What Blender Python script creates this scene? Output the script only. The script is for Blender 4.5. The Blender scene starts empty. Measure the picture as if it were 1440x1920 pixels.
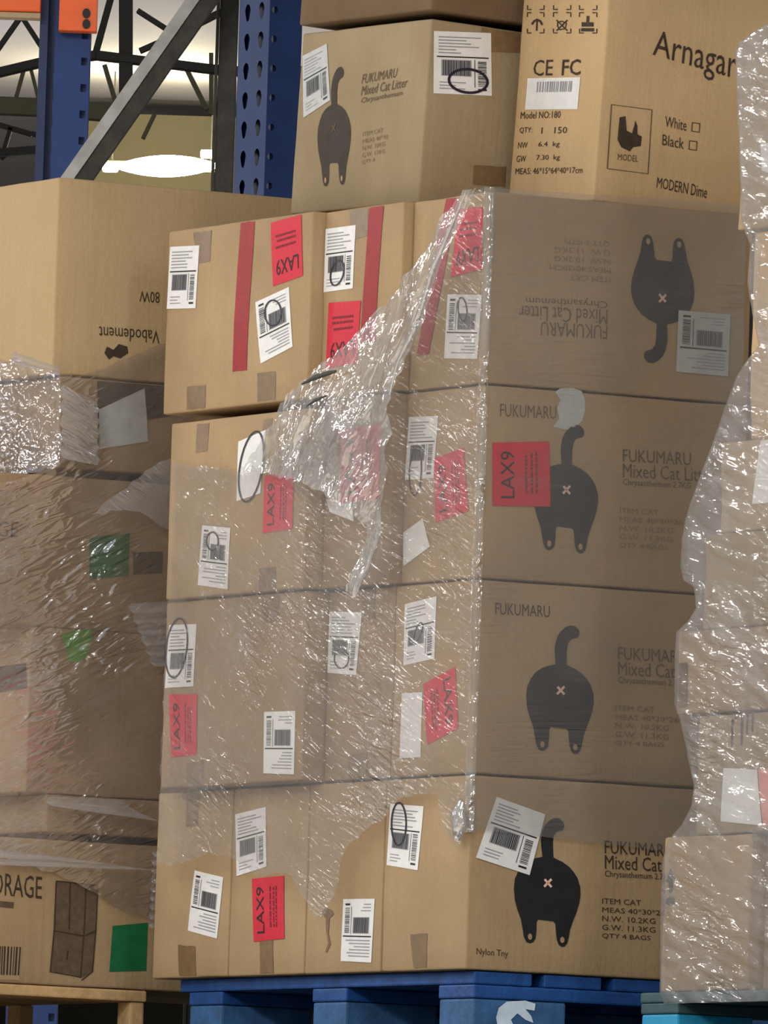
import bpy, bmesh, math, random
from mathutils import Vector, Matrix, noise
from mathutils.geometry import delaunay_2d_cdt

random.seed(7)
scene = bpy.context.scene
col = scene.collection

# ------------------------------------------------------------------ camera
F_PX = 22460.0                      # focal length in pixels of a 1440 x 1920 frame
PITCH, ROLL, CAM_Z = math.radians(4.304), math.radians(1.85), 1.45
_f = Vector((0, math.cos(PITCH), math.sin(PITCH)))
_u = Vector((0, -math.sin(PITCH), math.cos(PITCH)))
_x = Vector((1, 0, 0))
C_R = _x * math.cos(ROLL) + _u * math.sin(ROLL)
C_U = -_x * math.sin(ROLL) + _u * math.cos(ROLL)
CAM = Vector((0, 0, CAM_Z))
cd = bpy.data.cameras.new('camera')
cam = bpy.data.objects.new('camera', cd)
col.objects.link(cam)
cd.sensor_fit = 'VERTICAL'; cd.sensor_height = 36.0; cd.sensor_width = 27.0
cd.lens = F_PX / 1920.0 * 36.0
cd.clip_start = 0.5; cd.clip_end = 400
M = Matrix.Identity(4)
for i in range(3):
    M[i][0] = C_R[i]; M[i][1] = C_U[i]; M[i][2] = -_f[i]; M[i][3] = CAM[i]
cam.matrix_world = M
scene.camera = cam

# ------------------------------------------------------------------ world, lights, exposure
w = bpy.data.worlds.new('World'); scene.world = w; w.use_nodes = True
bg = w.node_tree.nodes['Background']
bg.inputs[0].default_value = (0.92, 0.97, 1.04, 1); bg.inputs[1].default_value = 0.50
scene.view_settings.view_transform = 'Standard'
scene.view_settings.look = 'None'
scene.view_settings.gamma = 1.0
scene.view_settings.use_curve_mapping = False
scene.view_settings.exposure = 0.06

def area(name, loc, target, sx, sy, power, colr, spread=180):
    l = bpy.data.lights.new(name, 'AREA'); l.shape = 'RECTANGLE'; l.size = sx; l.size_y = sy
    l.energy = power; l.color = colr; l.spread = math.radians(spread)
    o = bpy.data.objects.new(name, l); col.objects.link(o)
    o.location = loc
    o.rotation_euler = (Vector(target) - Vector(loc)).to_track_quat('-Z', 'Y').to_euler()
    return o
WARM = (1.0, 0.945, 0.86)
TGT = (0.0, 18.8, 2.8)
# unseen area lights added in place of the aisle's ceiling lamps
area('aisle_light', (-5.5, 12.0, 9.3), (-5.5, 12.01, 0.0), 4.5, 0.9, 520, WARM, 112)  # downlights brighten the floor so it bounces light onto the lower cartons
area('aisle_light', (-9.5, 17.0, 9.3), (-9.0, 17.01, 0.0), 4.5, 0.9, 470, WARM, 112)
area('aisle_light', (-7.0, 3.0, 8.8), TGT, 4.5, 0.9, 760, WARM)
area('aisle_light', (-3.0, -7.0, 8.8), TGT, 4.5, 0.9, 450, WARM)
area('right_front_light', (13.0, -8.0, 9.3), TGT, 5.0, 1.0, 250, (1.0, 0.97, 0.93))
for lx, ly in ((8, -1), (17, 1), (21, -12), (6, 6)):
    area('right_front_light', (lx, ly, 9.0), TGT, 1.4, 0.3, 140, (1.0, 0.98, 0.95))  # small unseen lights added for glints on the right-facing film
for k, (lx, ly) in enumerate([(-13, 24), (-14, 29), (-19, 31), (-24, 36), (-16, 40), (-30, 30), (-20, 22), (-27, 24), (-9, 34)]):
    area('film_glint_light', (lx, ly, 9.2 - 0.6 * (k % 3)), TGT, 1.6, 0.35, 150, (1.0, 0.97, 0.93))  # unseen lights added to put glints on the left-facing film
# hidden uplights added to brighten the far roof
for lx in (-5.0, 3.0):
    area('roof_fill_light', (lx, 73.0, 6.6), (lx, 74.0, 10.0), 4.0, 1.2, 120, (1.0, 0.96, 0.95))

# ------------------------------------------------------------------ frames of reference
def ray(x, y):
    return _f * F_PX + C_R * (x - 720.0) - C_U * (y - 960.0)
def at_y(x, y, Y):
    d = ray(x, y); return CAM + d * (Y / d.y)
ANG = math.radians(30.0)
RZ = Matrix.Rotation(ANG, 4, 'Z')
CORNER = Vector((0.1472, 18.4096, 0.0))
STK = Matrix.Translation(CORNER) @ RZ          # local x = t (into the right face), y = s (along the left face), z = height
STKI = STK.inverted()
def on_t(x, y, t):
    o = STKI @ CAM; d = STKI.to_3x3() @ ray(x, y)
    k = (t - o.x) / d.x; p = o + d * k; return p.y, p.z
def on_s(x, y, s):
    o = STKI @ CAM; d = STKI.to_3x3() @ ray(x, y)
    k = (s - o.y) / d.y; p = o + d * k; return p.x, p.z
def on_z(x, y, z):
    o = STKI @ CAM; d = STKI.to_3x3() @ ray(x, y)
    k = (z - o.z) / d.z; p = o + d * k; return p.x, p.y

# ------------------------------------------------------------------ materials
MATS = {}
def new_mat(name):
    m = bpy.data.materials.new(name); m.use_nodes = True
    m.node_tree.nodes.clear(); MATS[name] = m
    return m, m.node_tree.nodes, m.node_tree.links
def srgb(r, g, b):
    f = lambda c: (c / 255 / 12.92) if c / 255 <= 0.04045 else ((c / 255 + 0.055) / 1.055) ** 2.4
    return (f(r), f(g), f(b), 1.0)
def mixcol(n, l, fac, a, b, blend='MIX'):
    m = n.new('ShaderNodeMix'); m.data_type = 'RGBA'; m.blend_type = blend
    for sock, v in ((m.inputs[0], fac), (m.inputs[6], a), (m.inputs[7], b)):
        if hasattr(v, 'links'): l.new(v, sock)
        else: sock.default_value = v
    return m.outputs[2]
def noise_tex(n, l, vec, scale, detail=4, rough=0.55):
    t = n.new('ShaderNodeTexNoise'); t.inputs['Scale'].default_value = scale
    t.inputs['Detail'].default_value = detail; t.inputs['Roughness'].default_value = rough
    if vec is not None: l.new(vec, t.inputs['Vector'])
    return t.outputs['Fac']
def ramp(n, l, fac, p0, p1, c0=(0, 0, 0, 1), c1=(1, 1, 1, 1)):
    r = n.new('ShaderNodeValToRGB'); r.color_ramp.elements[0].position = p0; r.color_ramp.elements[1].position = p1
    r.color_ramp.elements[0].color = c0; r.color_ramp.elements[1].color = c1
    l.new(fac, r.inputs[0]); return r.outputs[0]
def math_n(n, l, op, a, b=0.0):
    m = n.new('ShaderNodeMath'); m.operation = op
    for sock, v in ((m.inputs[0], a), (m.inputs[1], b)):
        if hasattr(v, 'links'): l.new(v, sock)
        else: sock.default_value = v
    return m.outputs[0]
def plain(name, c, rough=0.6, metal=0.0, var=0.12, scale=25, bump=0.0, spec=0.4):
    m, n, l = new_mat(name)
    out = n.new('ShaderNodeOutputMaterial'); b = n.new('ShaderNodeBsdfPrincipled')
    l.new(b.outputs[0], out.inputs[0])
    tc = n.new('ShaderNodeTexCoord')
    f = noise_tex(n, l, tc.outputs['Object'], scale)
    dark = (c[0] * (1 - var), c[1] * (1 - var), c[2] * (1 - var), 1)
    lite = (min(1, c[0] * (1 + var)), min(1, c[1] * (1 + var)), min(1, c[2] * (1 + var)), 1)
    l.new(mixcol(n, l, ramp(n, l, f, 0.3, 0.7), dark, lite), b.inputs['Base Color'])
    b.inputs['Roughness'].default_value = rough; b.inputs['Metallic'].default_value = metal
    b.inputs['Specular IOR Level'].default_value = spec
    if bump:
        bp = n.new('ShaderNodeBump'); bp.inputs['Strength'].default_value = bump; bp.inputs['Distance'].default_value = 0.004
        l.new(noise_tex(n, l, tc.outputs['Object'], scale * 4), bp.inputs['Height']); l.new(bp.outputs[0], b.inputs['Normal'])
    return m
def cardboard(name, c, seed=0.0, blotch=0.18):
    m, n, l = new_mat(name)
    out = n.new('ShaderNodeOutputMaterial'); b = n.new('ShaderNodeBsdfPrincipled')
    l.new(b.outputs[0], out.inputs[0])
    tc = n.new('ShaderNodeTexCoord'); mp = n.new('ShaderNodeMapping')
    mp.inputs['Location'].default_value = (seed, seed * 1.7, seed * 0.3)
    l.new(tc.outputs['Object'], mp.inputs[0]); v = mp.outputs[0]
    big = ramp(n, l, noise_tex(n, l, v, 5.0, 5), 0.32, 0.7)
    k0, k1 = 1 - blotch, 1 + blotch * 0.35
    base = mixcol(n, l, big, (c[0] * k0, c[1] * k0 * 0.98, c[2] * k0 * 0.95, 1), (c[0] * k1, c[1] * k1, c[2] * k1, 1))
    fine = ramp(n, l, noise_tex(n, l, v, 260.0, 3, 0.7), 0.3, 0.75)
    base = mixcol(n, l, math_n(n, l, 'MULTIPLY', fine, 0.34), base, (c[0] * 0.62, c[1] * 0.58, c[2] * 0.52, 1))
    # faint upright corrugation
    m2 = n.new('ShaderNodeMapping'); m2.inputs['Scale'].default_value = (60, 60, 2.0); l.new(v, m2.inputs[0])
    cor = noise_tex(n, l, m2.outputs[0], 2.0, 2)
    base = mixcol(n, l, math_n(n, l, 'MULTIPLY', ramp(n, l, cor, 0.4, 0.8), 0.16), base, (c[0] * 0.7, c[1] * 0.66, c[2] * 0.6, 1))
    scuff = ramp(n, l, noise_tex(n, l, v, 30.0, 6, 0.75), 0.66, 0.74)
    base = mixcol(n, l, math_n(n, l, 'MULTIPLY', scuff, 0.28), base, (min(1, c[0] * 1.35), min(1, c[1] * 1.4), min(1, c[2] * 1.5), 1))
    l.new(base, b.inputs['Base Color'])
    b.inputs['Roughness'].default_value = 0.82; b.inputs['Specular IOR Level'].default_value = 0.25
    bp = n.new('ShaderNodeBump'); bp.inputs['Strength'].default_value = 0.35; bp.inputs['Distance'].default_value = 0.0025
    l.new(math_n(n, l, 'ADD', noise_tex(n, l, v, 90.0, 4), math_n(n, l, 'MULTIPLY', cor, 0.8)), bp.inputs['Height'])
    l.new(bp.outputs[0], b.inputs['Normal'])
    return m
def film_mat(name, tint=(0.80, 0.78, 0.76), tilt=(0, 0, 0), haze=0.14, streak=0.35, gloss=0.16, scale=(1, 1, 1), bump=0.6, rough=0.16, seed=0.0, crease=14.0, calm=0.15, patch=5.0):
    m, n, l = new_mat(name)
    out = n.new('ShaderNodeOutputMaterial')
    tc = n.new('ShaderNodeTexCoord')
    r = n.new('ShaderNodeMapping'); r.inputs['Rotation'].default_value = tilt; r.inputs['Location'].default_value = (seed, seed, seed)
    l.new(tc.outputs['Object'], r.inputs[0])
    s = n.new('ShaderNodeMapping'); s.inputs['Scale'].default_value = scale; l.new(r.outputs[0], s.inputs[0])
    st = noise_tex(n, l, s.outputs[0], 9.0, 7, 0.68)
    fine = noise_tex(n, l, s.outputs[0], 34.0, 5, 0.7)
    blotch = noise_tex(n, l, r.outputs[0], 4.5, 4, 0.6)
    lines = ramp(n, l, st, 0.56, 0.70); lines2 = ramp(n, l, fine, 0.58, 0.70)
    hz = math_n(n, l, 'MULTIPLY', ramp(n, l, blotch, 0.38, 0.72), math_n(n, l, 'ADD', math_n(n, l, 'MULTIPLY', lines, streak), math_n(n, l, 'MULTIPLY', lines2, streak * 0.7)))
    hz = math_n(n, l, 'ADD', hz, math_n(n, l, 'ADD', haze, math_n(n, l, 'MULTIPLY', ramp(n, l, blotch, 0.3, 0.75), haze * 0.7)))
    hz = math_n(n, l, 'MINIMUM', hz, 0.9)
    bp = n.new('ShaderNodeBump'); bp.inputs['Strength'].default_value = 1.0; bp.inputs['Distance'].default_value = 0.016 * bump
    wk = n.new('ShaderNodeTexNoise'); wk.inputs['Scale'].default_value = crease; wk.inputs['Detail'].default_value = 1.6
    wk.inputs['Roughness'].default_value = 0.5; wk.inputs['Distortion'].default_value = 0.6
    l.new(s.outputs[0], wk.inputs['Vector'])
    rid = math_n(n, l, 'ABSOLUTE', math_n(n, l, 'SUBTRACT', wk.outputs['Fac'], 0.5))
    crumple = math_n(n, l, 'ADD', calm, ramp(n, l, noise_tex(n, l, r.outputs[0], patch, 3, 0.5), 0.50, 0.64))
    l.new(math_n(n, l, 'ADD', math_n(n, l, 'MULTIPLY', math_n(n, l, 'MULTIPLY', rid, crumple), -1.0), math_n(n, l, 'MULTIPLY', blotch, 0.15)), bp.inputs['Height'])
    tr = n.new('ShaderNodeBsdfTransparent'); tr.inputs[0].default_value = (0.97, 0.965, 0.96, 1)
    df = n.new('ShaderNodeBsdfDiffuse'); df.inputs[0].default_value = (*tint, 1); l.new(bp.outputs[0], df.inputs['Normal'])
    tl = n.new('ShaderNodeBsdfTranslucent'); tl.inputs[0].default_value = (*tint, 1)
    gl = n.new('ShaderNodeBsdfGlossy'); gl.inputs['Roughness'].default_value = rough; l.new(bp.outputs[0], gl.inputs['Normal'])
    gl.inputs[0].default_value = (1, 1, 1, 1)
    md = n.new('ShaderNodeMixShader'); md.inputs[0].default_value = 0.25; l.new(df.outputs[0], md.inputs[1]); l.new(tl.outputs[0], md.inputs[2])
    ma = n.new('ShaderNodeMixShader'); l.new(hz, ma.inputs[0]); l.new(tr.outputs[0], ma.inputs[1]); l.new(md.outputs[0], ma.inputs[2])
    mb = n.new('ShaderNodeMixShader')
    gf = math_n(n, l, 'MULTIPLY', math_n(n, l, 'ADD', 0.35, ramp(n, l, blotch, 0.4, 0.7)), gloss)
    l.new(gf, mb.inputs[0]); l.new(ma.outputs[0], mb.inputs[1]); l.new(gl.outputs[0], mb.inputs[2])
    l.new(mb.outputs[0], out.inputs[0])
    return m

K_TAN = srgb(180, 153, 117); K_GREY = srgb(164, 145, 114); K_RED = srgb(166, 140, 110); K_PALE = srgb(190, 168, 136)
for k in range(4): cardboard('kraft_tan_%d' % k, K_TAN, 1.3 * k)
for k in range(2): cardboard('kraft_dusty_%d' % k, K_GREY, 2.1 * k + 0.4)
for k in range(3): cardboard('kraft_brown_%d' % k, K_RED, 1.9 * k + 0.7)
cardboard('kraft_pale', K_PALE, 3.3); cardboard('kraft_yellow', srgb(208, 177, 134), 4.2, 0.1)
cardboard('kraft_plain', srgb(190, 164, 125), 5.1, 0.06); cardboard('kraft_shaded', srgb(120, 98, 74), 6.1)  # last one darkened to put the top carton's shade into the colour
plain('paper', srgb(232, 230, 228), 0.55, var=0.05, scale=60)
plain('grey_paper', srgb(188, 190, 188), 0.6, var=0.08, scale=60)
plain('ink', srgb(24, 22, 22), 0.6); plain('box_ink', srgb(62, 48, 36), 0.75, var=0.3, scale=120)
plain('faded_ink', srgb(96, 78, 60), 0.8, var=0.25, scale=90); plain('dusty_ink', srgb(66, 58, 50), 0.85, var=0.2, scale=40)
plain('worn_ink', srgb(132, 112, 88), 0.85, var=0.12, scale=120); plain('faint_ink', srgb(150, 150, 154), 0.6); plain('cat_black', srgb(28, 28, 32), 0.6, var=0.25, scale=30)
plain('marker', srgb(28, 22, 42), 0.5); plain('red_label_paper', srgb(206, 34, 56), 0.6, var=0.08, scale=70)
plain('red_label_print', srgb(120, 14, 30), 0.6); plain('red_tape', srgb(150, 14, 20), 0.5, var=0.12, scale=60)
plain('brown_tape', srgb(126, 100, 70), 0.35, var=0.15, scale=60, spec=0.5)
plain('green_label', srgb(24, 104, 62), 0.5, var=0.15, scale=40); plain('leaf_green', srgb(92, 150, 62), 0.6)
plain('dark_label', srgb(56, 54, 48), 0.6, var=0.3); plain('pink_paper', srgb(226, 150, 140), 0.6)
plain('pink_print', srgb(228, 190, 170), 0.7); plain('carton_hole', srgb(170, 138, 104), 0.8)
plain('rack_blue', srgb(26, 54, 108), 0.6, var=0.14, scale=14, bump=0.1)
plain('rack_blue_shaded', srgb(22, 40, 82), 0.5, var=0.15, scale=14)  # darker copy of the rack blue for shaded inner and side faces
plain('rack_orange', srgb(226, 92, 26), 0.45, var=0.1, scale=14)
plain('steel_lit', srgb(186, 186, 183), 0.55, metal=0.0, var=0.2, scale=30, bump=0.2)
plain('steel_dark', srgb(62, 60, 54), 0.6, var=0.35, scale=30, bump=0.3)
plain('joist_dark', srgb(58, 57, 54), 0.7, var=0.2, scale=2); plain('joist_olive', srgb(118, 114, 92), 0.8, var=0.1, scale=1.5)
plain('roof_white', srgb(200, 194, 196), 0.8, var=0.06, scale=0.6); plain('wall_olive', srgb(128, 118, 88), 0.85, var=0.06, scale=0.8)
plain('concrete', srgb(204, 199, 190), 0.8, var=0.1, scale=1.0)
plain('pallet_blue', srgb(26, 74, 138), 0.55, var=0.3, scale=22, bump=0.3)
plain('pallet_blue_worn', srgb(52, 94, 140), 0.65, var=0.3, scale=26, bump=0.3)
plain('pallet_cyan', srgb(46, 160, 206), 0.5, var=0.1, scale=20); plain('pallet_wood', srgb(196, 160, 112), 0.8, var=0.2, scale=30, bump=0.3)
plain('pallet_teal', srgb(70, 96, 100), 0.6, var=0.3, scale=18); plain('white_paint', srgb(206, 222, 236), 0.6, var=0.12, scale=40)
# stretch film
film_mat('film_main', tilt=(math.radians(-24), 0, 0), haze=0.20, streak=0.40, gloss=0.06, scale=(3, 1.2, 5), bump=0.8, rough=0.11, tint=(0.40, 0.38, 0.37), calm=0.25)
film_mat('film_side', tilt=(0, math.radians(3), 0), haze=0.21, streak=0.28, gloss=0.05, scale=(0.5, 3, 9), bump=0.4, rough=0.2, tint=(0.37, 0.36, 0.355), seed=2)
film_mat('film_loose', tilt=(math.radians(52), 0, 0), haze=0.27, streak=0.42, gloss=0.26, scale=(3, 1.6, 4), bump=1.2, rough=0.09, tint=(0.46, 0.45, 0.43), seed=4, crease=15.0, patch=9)
film_mat('film_left', tilt=(0, math.radians(24), 0), haze=0.16, streak=0.38, gloss=0.36, scale=(1.3, 3, 5), bump=1.2, rough=0.09, tint=(0.44, 0.41, 0.41), seed=6, patch=4, calm=0.3)
film_mat('film_pleat', tilt=(0, math.radians(-28), 0), haze=0.30, streak=0.5, gloss=0.5, scale=(0.8, 3, 7), bump=0.8, rough=0.08, tint=(0.70, 0.70, 0.72), seed=8)  # whiter, denser haze puts the pleats' bright glints into the colour
film_mat('film_right', tilt=(math.radians(-12), 0, 0), haze=0.26, streak=0.42, gloss=0.10, scale=(3, 1.0, 4.5), bump=0.8, rough=0.10, tint=(0.48, 0.46, 0.45), seed=10, patch=7)

# lamp
m, n, l = new_mat('lamp_glow')
out = n.new('ShaderNodeOutputMaterial'); e = n.new('ShaderNodeEmission'); e.inputs[0].default_value = (1.0, 0.93, 0.62, 1); e.inputs[1].default_value = 30
l.new(e.outputs[0], out.inputs[0])

# ------------------------------------------------------------------ object helpers
def mesh_obj(name, verts, faces, mat, parent=None, smooth=False):
    me = bpy.data.meshes.new(name); me.from_pydata([tuple(v) for v in verts], [], faces); me.update()
    if smooth:
        for p in me.polygons: p.use_smooth = True
    me.materials.append(MATS[mat])
    o = bpy.data.objects.new(name, me); col.objects.link(o)
    if parent is not None: o.parent = parent
    return o
def tag(o, label, cat=None, group=None, kind=None):
    if label: o['label'] = label
    if cat: o['category'] = cat
    if group: o['group'] = group
    if kind: o['kind'] = kind
    return o
def empty(name, mat4):
    o = bpy.data.objects.new(name, None); col.objects.link(o); o.empty_display_size = 0.05
    o.matrix_world = mat4; return o
def box_geo(x0, x1, y0, y1, z0, z1, bev=0.0):
    bm = bmesh.new(); bmesh.ops.create_cube(bm, size=1.0)
    for v in bm.verts:
        v.co = Vector(((x0 + x1) / 2 + v.co.x * (x1 - x0), (y0 + y1) / 2 + v.co.y * (y1 - y0), (z0 + z1) / 2 + v.co.z * (z1 - z0)))
    if bev: bmesh.ops.bevel(bm, geom=list(bm.edges), offset=bev, segments=2, affect='EDGES', profile=0.6)
    bm.verts.index_update()
    r = [v.co.copy() for v in bm.verts], [[v.index for v in f.verts] for f in bm.faces]
    bm.free(); return r
def block(name, b, mat, parent=None, bev=0.004):
    v, f = box_geo(*b, bev=bev); return mesh_obj(name, v, f, mat, parent)
def bar_geo(p0, p1, wx, wy, up=Vector((0, 0, 1))):
    p0, p1 = Vector(p0), Vector(p1); d = (p1 - p0).normalized()
    a = d.cross(up)
    if a.length < 1e-4: a = Vector((1, 0, 0))
    a.normalize(); b = d.cross(a)
    vs = []
    for p in (p0, p1):
        for sx, sy in ((-1, -1), (1, -1), (1, 1), (-1, 1)): vs.append(p + a * sx * wx / 2 + b * sy * wy / 2)
    return vs, [(0, 1, 2, 3), (7, 6, 5, 4), (0, 4, 5, 1), (1, 5, 6, 2), (2, 6, 7, 3), (3, 7, 4, 0)]
def merge(parts):
    V, Fs = [], []
    for v, f in parts:
        k = len(V); V += list(v); Fs += [[i + k for i in q] for q in f]
    return V, Fs

# ------------------------------------------------------------------ cartons with printing and stickers
class Carton:
    def __init__(s, label, mat4, T, S, H, mat, group=None, seed=0, bulge=0.0022, name='cardboard_box', crush=0.0018):
        s.T, s.S, s.H, s.seed, s.b, s.crush = T, S, H, seed, bulge, crush
        s.root = empty(name, mat4); s.mat4 = mat4; s.inv = mat4.inverted()
        tag(s.root, label, 'box', group)
        s.build(mat)
    def disp(s, face, u, v):      # outward displacement, u and v run 0 to 1 across a face
        u = min(1, max(0, u)); v = min(1, max(0, v))
        e = math.sin(math.pi * u) * math.sin(math.pi * v)
        k = {'L': 0, 'R': 5, 'F': 9, 'B': 13, 'T': 17, 'D': 21}[face] + s.seed * 3.1
        n1 = noise.noise(Vector((u * 2.3 + k, v * 2.3, k * 0.7)))
        return s.b * e * (1 + 0.8 * n1)
    def build(s, mat):
        r = 0.004
        def ticks(L):
            n = 9
            return [0, r * 0.35, r] + [r + (L - 2 * r) * i / n for i in range(1, n)] + [L - r, L - r * 0.35, L]
        tx, ty, tz = ticks(s.T), ticks(s.S), ticks(s.H)
        D = (s.T, s.S, s.H)
        verts, faces, cache = [], [], {}
        def add(p, face, u, v, nrm):
            key = (round(p[0], 6), round(p[1], 6), round(p[2], 6))
            if key in cache: return cache[key]
            P = Vector(p); inner = Vector([min(max(P[i], r), D[i] - r) for i in range(3)])
            dv = P - inner
            if dv.length > 1e-9: P = inner + dv.normalized() * r
            # crushed edges and corners
            nz = noise.noise(Vector((p[0] * 9 + s.seed * 7.7, p[1] * 9, p[2] * 9)))
            edge = sum(1 for i in range(3) if p[i] < r * 1.01 or p[i] > D[i] - r * 1.01)
            if edge >= 2:
                c = Vector((D[0] / 2, D[1] / 2, D[2] / 2)) - P
                P = P + c.normalized() * s.crush * max(0, nz) * 1.5
            P = P + Vector(nrm) * s.disp(face, u, v)
            cache[key] = len(verts); verts.append(P); return cache[key]
        def grid(A, B, fn, face, nrm, flip):
            ids = [[add(fn(a, b), face, a / A[-1], b / B[-1], nrm) for b in B] for a in A]
            for i in range(len(A) - 1):
                for j in range(len(B) - 1):
                    q = [ids[i][j], ids[i + 1][j], ids[i + 1][j + 1], ids[i][j + 1]]
                    faces.append(q[::-1] if flip else q)
        grid(ty, tz, lambda a, b: (0, s.S - a, b), 'L', (-1, 0, 0), False)
        grid(tx, tz, lambda a, b: (a, 0, b), 'R', (0, -1, 0), False)
        grid(ty, tz, lambda a, b: (s.T, a, b), 'F', (1, 0, 0), False)
        grid(tx, tz, lambda a, b: (a, s.S, b), 'B', (0, 1, 0), True)
        grid(tx, ty, lambda a, b: (a, b, s.H), 'T', (0, 0, 0), False)
        grid(tx, ty, lambda a, b: (a, b, 0), 'D', (0, 0, 0), True)
        s.body = mesh_obj('body', verts, faces, mat, s.root, True)
    def px(s, face, x, y):
        o = s.inv @ CAM; d = s.inv.to_3x3() @ ray(x, y)
        if face == 'L':
            k = -o.x / d.x; p = o + d * k; return Vector((s.S - p.y, p.z))
        k = -o.y / d.y; p = o + d * k; return Vector((p.x, p.z))
    def pos(s, face, a, b, off):
        if face == 'L': return Vector((-off - s.disp('L', a / s.S, b / s.H), s.S - a, b))
        return Vector((a, -off - s.disp('R', a / s.T, b / s.H), b))
    def decal(s, face, name, pts, faces, off, mat, parent=None):
        return mesh_obj(name, [s.pos(face, p[0], p[1], off) for p in pts], faces, mat, parent or s.root)
    def clampq(s, face, q):
        W = s.S if face == 'L' else s.T
        return [Vector((min(max(p[0], 0.004), W - 0.004), min(max(p[1], 0.004), s.H - 0.003))) for p in q]
    def quad(s, face, name, q, mat, off=0.0009, parent=None, n=6, ragged=0.0, clamp=True):
        tl, tr, br, bl = s.clampq(face, q) if clamp else q
        pts, fs = [], []
        for i in range(n + 1):
            for j in range(n + 1):
                u, v = i / n, j / n
                p = (bl * (1 - u) + br * u) * (1 - v) + (tl * (1 - u) + tr * u) * v
                if ragged and (i in (0, n) or j in (0, n)):
                    p = p + Vector((random.uniform(-1, 1), random.uniform(-1, 1))) * ragged
                pts.append(p)
        for i in range(n):
            for j in range(n): fs.append((i * (n + 1) + j, (i + 1) * (n + 1) + j, (i + 1) * (n + 1) + j + 1, i * (n + 1) + j + 1))
        o = s.decal(face, name, pts, fs, off, mat, parent)
        # a little thickness so the sticker is a sheet and not a bare plane
        return o
    def pq(s, face, pxs): return [s.px(face, x, y) for x, y in pxs]
    # printed shapes in the unit square of a quad, turned by k quarter turns
    @staticmethod
    def uv(q, cu, cv, k=0):
        if k == 1: u, v = 1 - cv, cu
        elif k == 2: u, v = 1 - cu, 1 - cv
        elif k == 3: u, v = cv, 1 - cu
        else: u, v = cu, cv
        tl, tr, br, bl = q
        return (bl * (1 - u) + br * u) * (1 - v) + (tl * (1 - u) + tr * u) * v
    def rects(s, face, name, q, rs, k, mat, off, parent):
        pts, fs = [], []
        for (u0, u1, v0, v1) in rs:
            b = len(pts)
            pts += [s.uv(q, u0, v0, k), s.uv(q, u1, v0, k), s.uv(q, u1, v1, k), s.uv(q, u0, v1, k)]
            fs.append((b, b + 1, b + 2, b + 3))
        return s.decal(face, name, pts, fs, off, mat, parent)
    def text(s, face, txt, q, mat, k=0, off=0.0009, parent=None, rect=(0, 1, 0, 1), bold=0.0, name='lettering'):
        V, Fs = text_mesh(txt, bold)
        u0, u1, v0, v1 = rect
        pts = [s.uv(q, u0 + (u1 - u0) * x, v0 + (v1 - v0) * y, k) for x, y in V]
        return s.decal(face, name, pts, Fs, off, mat, parent)
    def stroke(s, face, name, pxs, wpx, mat, off=0.0018, parent=None, closed=False):
        P = [Vector(p) for p in pxs]; n = len(P); pts, fs = [], []
        for i in range(n):
            a = P[(i - 1) % n] if (closed or i > 0) else P[i]; b = P[(i + 1) % n] if (closed or i < n - 1) else P[i]
            d = (b - a); d = d.normalized() if d.length else Vector((1, 0)); nn = Vector((-d.y, d.x)) * wpx / 2
            pts += [s.px(face, *(P[i] + nn)), s.px(face, *(P[i] - nn))]
        for i in range(n if closed else n - 1):
            j = (i + 1) % n; fs.append((2 * i, 2 * i + 1, 2 * j + 1, 2 * j))
        return s.decal(face, name, pts, fs, off, mat, parent)
    def poly_px(s, face, name, pxs, mat, off=0.0009, parent=None):
        pts = [s.px(face, x, y) for x, y in pxs]
        return s.poly(face, name, pts, mat, off, parent)
    def poly(s, face, name, pts, mat, off=0.0009, parent=None):
        n = len(pts)
        r = delaunay_2d_cdt([Vector(p[:2]) for p in pts], [], [list(range(n))], 1, 1e-7)
        return s.decal(face, name, r[0], [list(f) for f in r[2]], off, mat, parent)
    # --- stickers
    def white_label(s, face, pxs, k=0, ring=None, style='full', off=0.0009, wpx=3.0, label=None, mat='paper'):
        q = s.clampq(face, s.pq(face, pxs))
        lab = s.quad(face, 'shipping_label', q, mat, off)
        if label: lab['label'] = label
        if style == 'full':
            R = random.Random(int(pxs[0][0] * 13 + pxs[0][1]))
            dark = [(0.05, 0.95, 0.585, 0.605)]
            u = 0.16
            while u < 0.62:
                wd = R.uniform(0.008, 0.022); dark.append((u, u + wd, 0.30, 0.54)); u += wd + R.uniform(0.008, 0.02)
            v = 0.14
            while v < 0.54:
                h = R.uniform(0.006, 0.016); dark.append((0.76, 0.91, v, v + h)); v += h + R.uniform(0.008, 0.018)
            dark += [(0.70, 0.712, 0.12, 0.56), (0.76, 0.91, 0.07, 0.10)]
            s.rects(face, 'barcode', q, dark, k, 'ink', off + 0.0006, lab)
            faint = [(0.13, 0.65, 0.29, 0.55)]
            for i in range(6):
                v0 = 0.65 + i * 0.05; faint.append((0.08, 0.08 + R.uniform(0.3, 0.8), v0, v0 + 0.018))
            for i in range(3): faint.append((0.1, 0.1 + R.uniform(0.2, 0.5), 0.08 + i * 0.05, 0.095 + i * 0.05))
            s.rects(face, 'address_print', q, faint, k, 'faint_ink', off + 0.0004, lab)
        if ring:
            cx, cy, rx, ry, tl = ring
            pts = []
            for i in range(26):
                t = 2 * math.pi * i / 26; x, y = rx * math.cos(t), ry * math.sin(t)
                c, sn = math.cos(tl), math.sin(tl); pts.append((cx + x * c - y * sn, cy + x * sn + y * c))
            s.stroke(face, 'marker_ring', pts, wpx, 'marker', off + 0.0009, lab, True)
        return lab
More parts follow.
